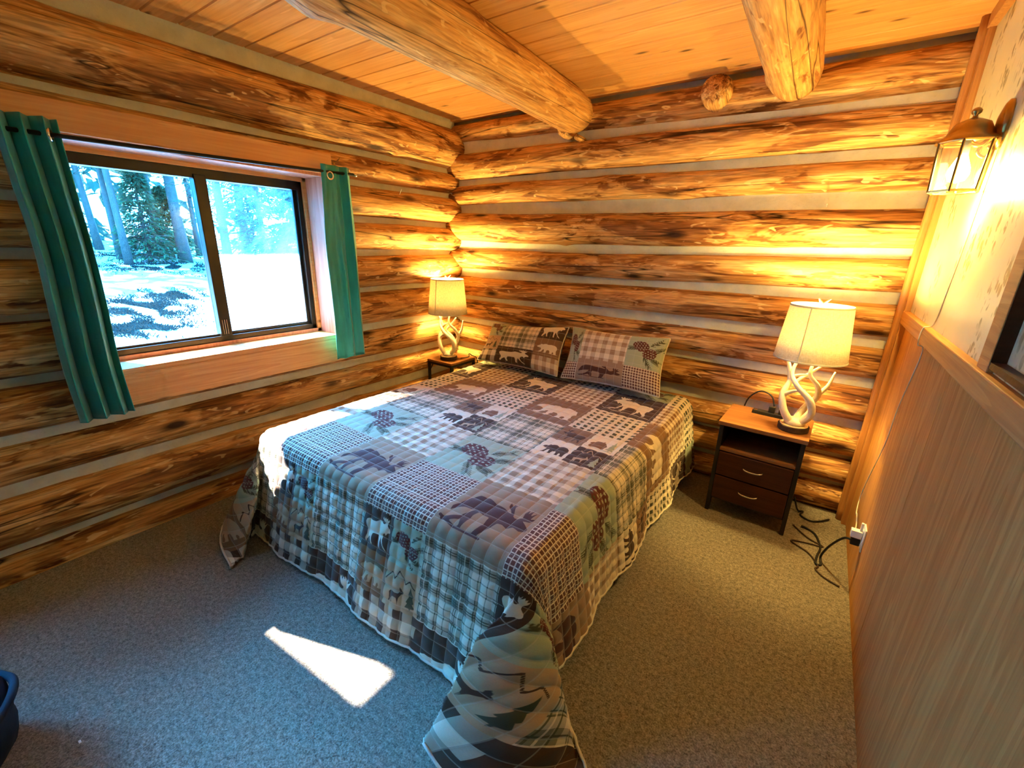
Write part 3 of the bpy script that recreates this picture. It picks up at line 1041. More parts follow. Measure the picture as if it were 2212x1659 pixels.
# each patch kind: (type, period, colour A, colour B, print colour 1, print colour 2, drawing function)
# types: 0 plain, 1 gingham, 2 small check with light lines, 3 plaid, 4 dotted gingham
def d_none(x, y):
    return np.full(x.shape, FAR), np.full(x.shape, FAR)
def d_moose(x, y):
    return np.minimum(sd_poly(x, y, place(MOOSE, .10, .16, .80, .72)), sd_line(x, y, [(.06, .17), (.3, .14), (.6, .16), (.92, .13)], .006)), np.full(x.shape, FAR)
def d_moose_r(x, y):
    return sd_poly(x, y, place(MOOSE, .06, .10, .88, .84, True)), np.full(x.shape, FAR)
def d_bear(x, y):
    return np.minimum(sd_poly(x, y, place(BEAR, .09, .22, .82, .58)), sd_line(x, y, [(.05, .23), (.3, .21), (.5, .23), (.95, .22)], .006)), np.full(x.shape, FAR)
def d_elk(x, y):
    return np.minimum(sd_poly(x, y, place(ELK, .05, .16, .92, .78)), sd_line(x, y, [(.05, .22), (.28, .17), (.62, .17)], .014)), np.full(x.shape, FAR)
def d_cone(x, y):
    return cones(x, y)
def d_scene(x, y):
    a = sd_line(x, y, [(.02, .60), (.18, .80), (.28, .68), (.42, .92), (.60, .66), (.70, .76), (.86, .62)], .014)
    a = np.minimum(a, sd_poly(x, y, place(DEER, .12, .10, .48, .48)))
    return a, sd_poly(x, y, place(TREE, .60, .08, .34, .62))
def d_m_dark(x, y):
    return sd_poly(x, y, place(MOOSE, .10, .12, .80, .72)), np.full(x.shape, FAR)
def d_b_dark(x, y):
    return sd_poly(x, y, place(BEAR, .08, .16, .84, .62)), np.full(x.shape, FAR)
def d_cabin(x, y):
    return sd_poly(x, y, place(CABIN, .10, .15, .55, .55)), np.minimum(sd_poly(x, y, place(TREE, .62, .12, .32, .74)), sd_line(x, y, [(.05, .14), (.95, .12)], .012))

K = {
    'mini': (2, .0187, CREAM, WINE, WINE, WINE, d_none),
    'cone': (0, 1, SAGE, SAGE, WINE, OLIVE, d_cone),
    'plaid': (3, .178, CREAM, OLIVE, WINE, WINE, d_none),
    'bear': (0, 1, MOCHA, MOCHA, CREAM, CREAM, d_bear),
    'ging': (1, .0475, CREAM, BROWN, WINE, WINE, d_none),
    'elk': (0, 1, TAUPE, TAUPE, ELKBR, ELKBR, d_elk),
    'bigg': (1, .071, CREAM, TAUPE, WINE, WINE, d_none),
    'dots': (4, .0444, CREAM, OLIVE, WINE, WINE, d_none),
    'moose': (0, 1, DKBROWN, DKBROWN, CREAM, CREAM, d_moose),
    'mooser': (0, 1, DKBROWN, DKBROWN, CREAM, CREAM, d_moose_r),
    's_m': (0, 1, MOCHA, MOCHA, DKBROWN, CREAM, d_m_dark),
    's_c': (0, 1, CREAM, CREAM, BROWN, SAGE, d_cabin),
    's_b': (0, 1, CREAM, CREAM, DKBROWN, CREAM, d_b_dark),
    's_d': (0, 1, DKBROWN, DKBROWN, TAN, SAGE, d_scene),
    'scene': (0, 1, TAN, TAN, DKBROWN, OLIVE, d_scene),
    'tbear': (0, 1, BROWN, BROWN, TAN, TAN, d_bear),
    'check': (1, .089, CREAM, DKBROWN, WINE, WINE, d_none),
}


def mat_patchwork():
    g = NG('patchwork print')
    uv = g.attr('flat', 'Vector')
    s = g.xyz(uv)
    per = g.attr('period', 'Fac')
    typ = g.attr('ptype', 'Fac')
    A = g.attr('col_a')
    B = g.attr('col_b')
    C1 = g.attr('col_p')
    C2 = g.attr('col_q')
    sd1 = g.attr('sd_one', 'Fac')
    sd2 = g.attr('sd_two', 'Fac')
    fu = g.m('FRACT', g.m('DIVIDE', s[0], per))
    fv = g.m('FRACT', g.m('DIVIDE', s[1], per))
    su = g.m('LESS_THAN', fu, 0.5)
    sv = g.m('LESS_THAN', fv, 0.5)
    ging = g.m('MULTIPLY', g.m('ADD', su, sv), 0.5)
    dots = g.m('ADD', g.m('MULTIPLY', g.m('MULTIPLY', su, sv), 0.75), g.m('MULTIPLY', ging, 0.25))
    lu = g.m('GREATER_THAN', fu, 0.22)
    lv = g.m('GREATER_THAN', fv, 0.22)
    mini = g.m('ADD', g.m('MULTIPLY', g.m('MULTIPLY', lu, lv), 0.9), 0.05)
    def stripes(f):
        band = g.m('MULTIPLY', g.m('LESS_THAN', f, 0.46), 0.42)
        th = None
        for c in (0.10, 0.155, 0.36, 0.62, 0.675, 0.86):
            w = 0.013
            t = g.m('LESS_THAN', g.m('ABSOLUTE', g.m('SUBTRACT', f, c)), w)
            th = t if th is None else g.m('MAXIMUM', th, t)
        lt = g.m('LESS_THAN', g.m('ABSOLUTE', g.m('SUBTRACT', f, 0.24)), 0.014)
        return band, th, lt
    b1_, t1_, l1_ = stripes(fu)
    b2_, t2_, l2_ = stripes(fv)
    pl = g.m('ADD', b1_, b2_)
    pl = g.m('ADD', pl, g.m('MULTIPLY', g.m('ADD', t1_, t2_), 0.5), clamp=True)
    pl = g.m('SUBTRACT', pl, g.m('MULTIPLY', g.m('MAXIMUM', l1_, l2_), 0.6), clamp=True)
    def sel(k, v, cur):
        return g.m('ADD', cur, g.m('MULTIPLY', g.m('COMPARE', typ, float(k), 0.3), v))
    val = sel(1, ging, 0.0)
    val = sel(2, mini, val)
    val = sel(3, pl, val)
    val = sel(4, dots, val)
    c = g.mix(val, A, B)
    c = g.mix(g.rng(sd2, 0.0006, -0.0006), c, C2)
    c = g.mix(g.rng(sd1, 0.0006, -0.0006), c, C1)
    # quilting thread
    q = 0.355 / 6
    def seam(v):
        f = g.m('FRACT', g.m('DIVIDE', v, q))
        return g.m('MINIMUM', f, g.m('SUBTRACT', 1.0, f))
    sm = g.m('MINIMUM', seam(s[0]), seam(s[1]))
    c = g.mix(g.rng(sm, 0.034, 0.010, 0.0, 0.32), c, (0.62, 0.55, 0.42))
    weave = g.noise(g.vec(uv, (420, 420, 1)), 1.0, 2)
    crinkle = g.noise(g.vec(uv, (26, 26, 1)), 1.0, 3)
    c = g.mix(g.rng(weave, 0.3, 0.7, 0, 0.12), c, (0.1, 0.07, 0.05))
    h = g.m('ADD', g.m('MULTIPLY', weave, 0.12), crinkle)
    return g.done(g.bsdf(c, 0.85, 0, g.bump(h, 0.35, 0.006), 0.15, 0.15))


M['patch'] = mat_patchwork()


def set_attr(me, name, kind, domain, arr):
    a = me.attributes.new(name, kind, domain)
    key = {'FLOAT': 'value', 'FLOAT_COLOR': 'color', 'FLOAT_VECTOR': 'vector'}[kind]
    a.data.foreach_set(key, np.ascontiguousarray(arr, dtype=np.float32).ravel())


def grid_mesh(name, P, wrap=False):
    """P: (nv, nu, 3)"""
    nv, nu = P.shape[:2]
    idx = np.arange(nv * nu).reshape(nv, nu)
    q = np.stack([idx[:-1, :-1], idx[:-1, 1:], idx[1:, 1:], idx[1:, :-1]], -1).reshape(-1, 4)
    me = bpy.data.meshes.new(name)
    me.vertices.add(nv * nu)
    me.vertices.foreach_set('co', P.reshape(-1).astype(np.float32))
    me.loops.add(q.size)
    me.loops.foreach_set('vertex_index', q.reshape(-1).astype(np.int32))
    me.polygons.add(len(q))
    me.polygons.foreach_set('loop_start', np.arange(0, q.size, 4, dtype=np.int32))
    me.polygons.foreach_set('loop_total', np.full(len(q), 4, dtype=np.int32))
    me.polygons.foreach_set('use_smooth', np.ones(len(q), dtype=bool))
    me.update(calc_edges=True)
    return me


def print_patches(me, us, vs_, patches):
    """patches: list of (u0,u1,v0,v1,kind[,turn]) over the flat grid us x vs_. Writes the attributes."""
    nu, nv = len(us), len(vs_)
    sd1 = np.full((nv, nu), FAR)
    sd2 = np.full((nv, nu), FAR)
    uc, vc = (us[:-1] + us[1:]) / 2, (vs_[:-1] + vs_[1:]) / 2
    fa = {k: np.zeros((nv - 1, nu - 1, 4)) for k in ('col_a', 'col_b', 'col_p', 'col_q')}
    for k in fa:
        fa[k][..., :3] = CREAM
        fa[k][..., 3] = 1
    ft = np.zeros((nv - 1, nu - 1))
    fp = np.ones((nv - 1, nu - 1))
    for (u0, u1, v0, v1, kind) in patches:
        t, per, a, b, p, q, fn = K[kind]
        iu = np.where((us >= u0 - 1e-6) & (us <= u1 + 1e-6))[0]
        iv = np.where((vs_ >= v0 - 1e-6) & (vs_ <= v1 + 1e-6))[0]
        cu = np.where((uc > u0) & (uc < u1))[0]
        cv = np.where((vc > v0) & (vc < v1))[0]
        if not len(cu) or not len(cv):
            continue
        if fn is not d_none and len(iu) and len(iv):
            X, Y = np.meshgrid((us[iu] - u0) / (u1 - u0), (vs_[iv] - v0) / (v1 - v0))
            a1, a2 = fn(X, Y)
            sc = min(u1 - u0, v1 - v0)
            sd1[np.ix_(iv, iu)] = np.clip(a1 * sc, -.03, .03)
            sd2[np.ix_(iv, iu)] = np.clip(a2 * sc, -.03, .03)
        ix = np.ix_(cv, cu)
        for k, c in (('col_a', a), ('col_b', b), ('col_p', p), ('col_q', q)):
            fa[k][ix] = (*c, 1)
        ft[ix] = t
        fp[ix] = per
    set_attr(me, 'sd_one', 'FLOAT', 'POINT', sd1)
    set_attr(me, 'sd_two', 'FLOAT', 'POINT', sd2)
    for k in fa:
        set_attr(me, k, 'FLOAT_COLOR', 'FACE', fa[k])
    set_attr(me, 'ptype', 'FLOAT', 'FACE', ft)
    set_attr(me, 'period', 'FLOAT', 'FACE', fp)
    U, V = np.meshgrid(us, vs_)
    set_attr(me, 'flat', 'FLOAT_VECTOR', 'POINT', np.stack([U, V, np.zeros_like(U)], -1))


# --- quilt: flat coordinates u (across the bed), v (along it), folded over mattress edges
CW = 0.355
UX = [-1.045 + CW * k for k in range(-5, 5)]         # patch column borders
OL, OR, OF = 0.46, 0.47, 0.56                         # overhangs
RHO = 0.075
EUL, EUR, EVF = BX0 + RHO, BX1 - RHO, BY0 + RHO        # where the edge roll starts
QU0, QU1, QV0, QV1 = EUL - OL - 0.04, EUR + OR + 0.04, EVF - OF - 0.04, 3.0

def axis_grid(lo, hi, borders, step):
    b = sorted({lo, hi, *[x for x in borders if lo < x < hi]})
    out = []
    for a, c in zip(b[:-1], b[1:]):
        n = max(1, int(round((c - a) / step)))
        out += list(a + (c - a) * np.arange(n) / n)
    return np.array(out + [hi])

# rows of each column kind, from the head down; v borders differ slightly between the two column kinds
ODD = [(3.10, 2.77, 'dots'), (2.77, 2.43, 'ging'), (2.43, 2.06, 'bear'), (2.06, 1.66, 'plaid'), (1.66, 1.30, 'cone'), (1.30, 0.93, 'mini'), (0.93, 0.575, 'quad'), (0.575, 0.22, 'check')]
EVEN = [(3.10, 2.80, 'cone'), (2.80, 2.44, 'moose'), (2.44, 2.08, 'dots'), (2.08, 1.68, 'four'), (1.68, 1.33, 'bigg'), (1.33, 0.935, 'elk'), (0.935, 0.575, 'plaid'), (0.575, 0.22, 'mooser')]
patches = []
for ci in range(len(UX) - 1):
    u0, u1 = UX[ci], UX[ci + 1]
    odd = (ci % 2 == 0)            # column index 4 begins at -1.40 and is odd
    for v1, v0, kind in (ODD if odd else EVEN):
        um, vm = (u0 + u1) / 2, (v0 + v1) / 2
        if kind == 'four':
            patches += [(u0, um, vm, v1, 's_m'), (um, u1, vm, v1, 's_c'), (u0, um, v0, vm, 's_b'), (um, u1, v0, vm, 's_d')]
        elif kind == 'quad':
            patches += [(u0, um, vm, v1, 'mooser'), (um, u1, vm, v1, 'cone'), (u0, um, v0, vm, 'tbear'), (um, u1, v0, vm, 'scene')]
        else:
            patches.append((u0, u1, v0, v1, kind))
ub = sorted({p[0] for p in patches} | {p[1] for p in patches})
vb = sorted({p[2] for p in patches} | {p[3] for p in patches})
us = axis_grid(QU0, QU1, ub, 0.0042)
vq = axis_grid(QV0, QV1, vb, 0.0042)


def interp_keys(x, keys):
    xs = [k[0] for k in keys]
    out = []
    for c in range(1, len(keys[0])):
        ys = [k[c] for k in keys]
        # monotone smooth interpolation
        y = np.zeros_like(x)
        i = np.clip(np.searchsorted(xs, x, side='right') - 1, 0, len(xs) - 2)
        x0, x1 = np.array(xs)[i], np.array(xs)[i + 1]
        t = np.clip((x - x0) / (x1 - x0), 0, 1)
        t = t * t * (3 - 2 * t) * 0.75 + t * 0.25
        y = np.array(ys)[i] * (1 - t) + np.array(ys)[i + 1] * t
        out.append(y)
    return out


def quilt_surface(U, V):
    aR = np.maximum(0, U - EUR)
    aL = np.maximum(0, EUL - U)
    b = np.maximum(0, EVF - V)
    a = aR + aL
    right = aR > 0
    r = np.hypot(a, b)
    th = np.degrees(np.arctan2(b, np.maximum(a, 1e-9)))
    th = np.where(r < 1e-9, 0, th)
    ph_r, f_r = interp_keys(th, [(0, 0, .14), (25, 6, .22), (46, 21, .42), (66, 103, .62), (80, 82, .36), (90, 90, .22)])
    ph_l, f_l = interp_keys(th, [(0, 0, .24), (28, 30, .44), (50, 116, .50), (70, 95, .30), (90, 90, .22)])
    ph = np.radians(np.where(right, ph_r, ph_l))
    f = np.where(right, f_r, f_l)
    # the folds only open further down; at the mattress edge the cloth rolls over evenly
    kf = np.clip((r - 0.07) / 0.26, 0, 1)
    kf = kf * kf * (3 - 2 * kf)
    fb = np.where(right, .14 + .08 * th / 90, .24 - .02 * th / 90)
    ph = np.radians(th) * (1 - kf) + ph * kf
    f = fb * (1 - kf) + f * kf
    # pure foot drape: gentle waves along the hem
    foot = (a <= 0) & (b > 0)
    side = (b <= 0) & (a > 0)
    # the foot drape has its own flare (constant 0.22 so it meets both corner folds)
    f = np.where(foot, 0.22, f)
    ph = np.where(foot, math.pi / 2, ph)
    # left drape relaxes towards the head
    f = np.where(side & ~right, 0.12 + 0.12 * np.clip(1 - (V - EVF) / 0.9, 0, 1), f)
    arc = RHO * math.pi / 2
    d1 = np.minimum(r, arc)
    al = d1 / RHO
    d2 = np.maximum(0, r - arc)
    out = RHO * np.sin(al) + f * d2
    down = RHO * (1 - np.cos(al)) + np.sqrt(1 - f * f) * d2
    # sideways waves of the hanging cloth
    wv = np.clip(d2 / 0.35, 0, 1) ** 1.3
    out = out + np.where(side & right, wv * (0.014 * np.sin(V * 11.0 + 0.6) + 0.004 * np.sin(V * 29 + 1)), 0)
    out = out + np.where(side & ~right, wv * 0.020 * np.sin(V * 11), 0)
    edge = np.minimum(np.clip((U - EUL) / 0.25, 0, 1), np.clip((EUR - U) / 0.25, 0, 1))
    out = out + np.where(foot, edge * wv * (0.014 * np.sin(U * 9.0 + .5) + 0.004 * np.sin(U * 31)), 0)
    z = BZ - down
    sgn = np.where(right, 1.0, -1.0)
    ex, ey = np.cos(ph), -np.sin(ph)
    X = np.clip(U, EUL, EUR) + sgn * np.where(foot, 0, out * ex)
    Y = np.maximum(V, EVF) + np.where(r > 0, out * ey, 0)
    # rest on the carpet
    lim = 0.014
    under = np.maximum(0, lim - z)
    z = np.where(z < lim, lim + 0.004 * np.sin(U * 40) * np.sin(V * 37), z)
    X = X + np.where(r > 0, sgn * under * 0.25 * ex, 0)
    Y = Y + np.where(r > 0, under * 0.25 * ey, 0)
    # softness of the top
    top = np.clip(1 - r / 0.1, 0, 1)
    z = z + top * (0.008 * np.sin(U * 4.1 + 1.0) * np.sin(V * 3.3) + 0.012 * np.exp(-((V - 2.9) / 0.25) ** 2))
    return np.stack([X, Y, z], -1)


U, V = np.meshgrid(us, vq)
# rounded lower hem corners are left square as on the real quilt
P = quilt_surface(U, V)
nu_ = np.gradient(P, axis=1)
nv_ = np.gradient(P, axis=0)
N = np.cross(nu_, nv_)
N /= np.linalg.norm(N, axis=-1, keepdims=True) + 1e-12
QS = CW / 6
puff = (np.abs(np.sin(math.pi * U / QS)) ** 0.55) * (np.abs(np.sin(math.pi * V / QS)) ** 0.55)
hang = np.clip((np.hypot(np.maximum(0, U - EUR) + np.maximum(0, EUL - U), np.maximum(0, EVF - V)) - 0.08) / 0.2, 0, 1)
P = P + N * (puff * (0.0062 + 0.0030 * hang))[..., None]
Po = P.copy()
qc = np.array([(BX0 + BX1) / 2, (BY0 + BY1) / 2, 0.0])
qm = grid_mesh('patchwork_quilt', P - qc)
print_patches(qm, us, vq, patches)
qm.materials.append(M['patch'])
quilt = bpy.data.objects.new('patchwork_quilt', qm)
quilt.location = qc
COL.objects.link(quilt)
tag(quilt, 'quilted lodge patchwork bedspread with moose, bear, elk and pine cone patches', 'quilt')
step = 6
hem_pts = [P[i, 0] for i in range(len(vq) - 1, 0, -step)] + [P[0, j] for j in range(0, len(us), step)] + [P[i, -1] for i in range(0, len(vq), step)]
MB().tube([tuple(np.array(p) - qc + np.array([0, 0, 0.002])) for p in hem_pts], 0.0055, 6).build('hem_binding', M['binding'], quilt, smooth=True)


# ------------------------------------------------------------------ pillows
def pillow(label, bl_, br_, tl_, tr_, thick, patches, seed, back_kind):
    """shams leaning on the log wall; corners in world coordinates"""
    bl_, br_, tl_, tr_ = [np.array(p, float) for p in (bl_, br_, tl_, tr_)]
    w = np.linalg.norm(br_ - bl_)
    h = np.linalg.norm(tl_ - bl_)
    s_ = axis_grid(0, w, [p[0] for p in patches] + [p[1] for p in patches], 0.0045)
    t_ = axis_grid(0, h, [p[2] for p in patches] + [p[3] for p in patches], 0.0045)
    S, T = np.meshgrid(s_, t_)
    a, b = S / w, T / h
    base = (bl_ * ((1 - a) * (1 - b))[..., None] + br_ * (a * (1 - b))[..., None] + tl_ * ((1 - a) * b)[..., None] + tr_ * (a * b)[..., None])
    nrm = np.cross(br_ - bl_, tl_ - bl_)
    nrm /= np.linalg.norm(nrm)
    cen = (bl_ + br_ + tl_ + tr_) / 4
    prof = np.clip(4 * a * (1 - a), 0, 1) ** 0.42 * np.clip(4 * b * (1 - b), 0, 1) ** 0.42
    # edges pull in between the corners
    pull = 0.020 * (np.sin(math.pi * a) * (2 * b - 1) + 0) 
    up = (tl_ - bl_) / h
    rt = (br_ - bl_) / w
    base = base - up * (pull * np.abs(2 * b - 1))[..., None] - rt * (0.022 * np.sin(math.pi * b) * (2 * a - 1) * np.abs(2 * a - 1))[..., None]
    wr_ = np.array([[0.006 * noise.noise(Vector((x * 9, y * 9, seed))) for x in s_[::6]] for y in t_[::6]])
    wri = np.kron(wr_, np.ones((6, 6)))[:len(t_), :len(s_)]
    ker = np.ones(7) / 7
    wri = np.apply_along_axis(lambda m: np.convolve(m, ker, 'same'), 0, wri)
    wri = np.apply_along_axis(lambda m: np.convolve(m, ker, 'same'), 1, wri)
    puff = (np.abs(np.sin(math.pi * S / QS)) ** 0.55) * (np.abs(np.sin(math.pi * T / QS)) ** 0.55) * 0.002
    front = base + nrm * (prof * (thick * 0.36 + wri + puff))[..., None]
    root = empty('pillow', (float(cen[0]), float(cen[1]), float(min(bl_[2], br_[2]))))
    tag(root, label, 'pillow', 'shams at the head of the bed')
    rc = np.array(root.location)
    me = grid_mesh('sham_front', front - rc)
    print_patches(me, s_, t_, patches)
    me.materials.append(M['patch'])
    o = bpy.data.objects.new('sham_front', me)
    o.parent = root
    COL.objects.link(o)
    s2 = np.linspace(0, w, 50)
    t2 = np.linspace(0, h, 36)
    S2, T2 = np.meshgrid(s2, t2)
    a, b = S2 / w, T2 / h
    base = (bl_ * ((1 - a) * (1 - b))[..., None] + br_ * (a * (1 - b))[..., None] + tl_ * ((1 - a) * b)[..., None] + tr_ * (a * b)[..., None])
    prof = np.clip(4 * a * (1 - a), 0, 1) ** 0.42 * np.clip(4 * b * (1 - b), 0, 1) ** 0.42
    pull = 0.020 * np.sin(math.pi * a) * (2 * b - 1)
    base = base - up * (pull * np.abs(2 * b - 1))[..., None] - rt * (0.022 * np.sin(math.pi * b) * (2 * a - 1) * np.abs(2 * a - 1))[..., None]
    back = base - nrm * (np.clip(4 * a * (1 - a), 0, 1) ** 0.25 * np.clip(4 * b * (1 - b), 0, 1) ** 0.25 * thick * 0.6)[..., None]
    me = grid_mesh('sham_back', (back - rc)[:, ::-1])
    print_patches(me, s2, t2, [(0, w, 0, h, back_kind)])
    me.materials.append(M['patch'])
    o = bpy.data.objects.new('sham_back', me)
    o.parent = root
    COL.objects.link(o)
    ed = [front[0, j] for j in range(0, len(s_), 5)] + [front[i, -1] for i in range(0, len(t_), 5)] + [front[-1, j] for j in range(len(s_) - 1, 0, -5)] + [front[i, 0] for i in range(len(t_) - 1, 0, -5)] + [front[0, 0]]
    MB().tube([tuple(p - rc) for p in ed], 0.0045, 6).build('piping', M['binding'], root, smooth=True)
    return root


pw_, ph_ = 0.735, 0.415
pillow('square-set sham with tan gingham centre and pine cone corner', (-1.46, 2.735, .625), (-0.735, 2.735, .630), (-1.50, 2.965, .965), (-0.775, 2.965, .975), 0.20,
       [(0, .16 * .725, .30 * .41, .41, 'cone'), (0, .16 * .725, 0, .30 * .41, 'mini'),
        (.16 * .725, .65 * .725, .38 * .41, .41, 'bigg'), (.16 * .725, .65 * .725, 0, .38 * .41, 'elk'),
        (.65 * .725, .725, .38 * .41, .411, 'cone'), (.65 * .725, .725, 0, .38 * .41, 'mini')], 2.0, 'bigg')
pillow('sham with sage plaid centre and white moose and bear corner', (-2.27, 2.745, .622), (-1.50, 2.745, .622), (-2.26, 2.95, .905), (-1.54, 2.965, .955), 0.16,
       [(0, .24 * .77, .60 * .37, .39, 'cone'), (0, .24 * .77, .27 * .37, .60 * .37, 'scene'), (0, .24 * .77, 0, .27 * .37, 'check'),
        (.24 * .77, .70 * .77, .36 * .37, .39, 'plaid'), (.24 * .77, .70 * .77, 0, .36 * .37, 'mooser'),
        (.70 * .77, .771, .64 * .37, .39, 'mooser'), (.70 * .77, .771, .28 * .37, .64 * .37, 'bear'), (.70 * .77, .771, 0, .28 * .37, 'bigg')], 7.0, 'ging')

# ------------------------------------------------------------------ nightstand beside the sconce wall
ns = empty('nightstand', (-0.122, 2.83, 0), math.radians(-2.0))
tag(ns, 'dark wooden nightstand with open shelf and two drawers', 'nightstand')
NW, ND, NH = 0.215, 0.185, 0.600       # half width, half depth, height
MB().box((-NW - .008, -ND - .012, NH - .024), (NW + .008, ND, NH)).build('top', M['tabletop'], ns, bevel=0.003)
for s in (-1, 1):
    xo = s * NW
    MB().prism([(-ND + .0, 0.0), (-ND + .035, 0.0), (-ND + .06, .085), (ND - .06, .085), (ND - .035, 0.0), (ND, 0.0), (ND - .004, NH - .024), (-ND + .004, NH - .024)], 0, min(xo, xo - s * .022), max(xo, xo - s * .022)).build('side_panel', M['blackwood'], ns, bevel=0.002)
MB().box((-NW + .022, ND - .012, .08), (NW - .022, ND - .004, NH - .024)).build('back_panel', M['darkwood'], ns)
MB().box((-NW + .022, -ND + .005, .415), (NW - .022, ND - .012, .432)).build('shelf', M['tabletop'], ns)
MB().box((-NW + .022, -ND + .02, .085), (NW - .022, ND - .012, .100)).build('bottom_panel', M['blackwood'], ns)
for z0, z1 in ((.262, .408), (.104, .254)):
    dr = MB().box((-NW + .024, -ND - .006, z0), (NW - .024, ND - .03, z1)).build('drawer', M['darkwood'], ns, bevel=0.004)
    hz = (z0 + z1) / 2 + 0.01
    MB().tube(smooth_path([(-.052, -ND - .004, hz + .002), (-.044, -ND - .022, hz - .002), (-.02, -ND - .029, hz - .006), (.02, -ND - .029, hz - .006), (.044, -ND - .022, hz - .002), (.052, -ND - .004, hz + .002)], 5), 0.0042, 8).build('handle', M['chrome'], dr, smooth=True)

# ------------------------------------------------------------------ side table in the corner
st = empty('side_table', (-2.642, 2.83, 0))
tag(st, 'small side table with brown top on thin black metal frame', 'table')
TW, TD, TH = 0.146, 0.16, 0.556
MB().box((-TW, -TD, TH - .018), (TW, TD, TH)).build('top', M['tabletop'], st, bevel=0.002)
for sx in (-1, 1):
    for sy in (-1, 1):
        MB().box((sx * (TW - .012) - .010, sy * (TD - .012) - .010, 0), (sx * (TW - .012) + .010, sy * (TD - .012) + .010, TH - .018)).build('leg', M['blackmetal'], st, bevel=0.001)
for sy in (-1, 1):
    MB().box((-TW + .02, sy * (TD - .012) - .008, TH - .040), (TW - .02, sy * (TD - .012) + .008, TH - .018)).build('rail', M['blackmetal'], st)
    MB().tube([(-TW + .02, sy * (TD - .012), TH - .10), (-TW + .06, sy * (TD - .012), TH - .035)], 0.005, 6).build('brace', M['blackmetal'], st)
for sx in (-1, 1):
    MB().box((sx * (TW - .012) - .008, -TD + .02, TH - .040), (sx * (TW - .012) + .008, TD - .02, TH - .018)).build('rail', M['blackmetal'], st)
    MB().box((sx * (TW - .012) - .008, -TD + .02, .10), (sx * (TW - .012) + .008, TD - .02, .118)).build('rail', M['blackmetal'], st)
MB().box((-TW + .02, -TD + .02, .11), (TW - .02, TD - .02, .124)).build('shelf', M['tabletop'], st)

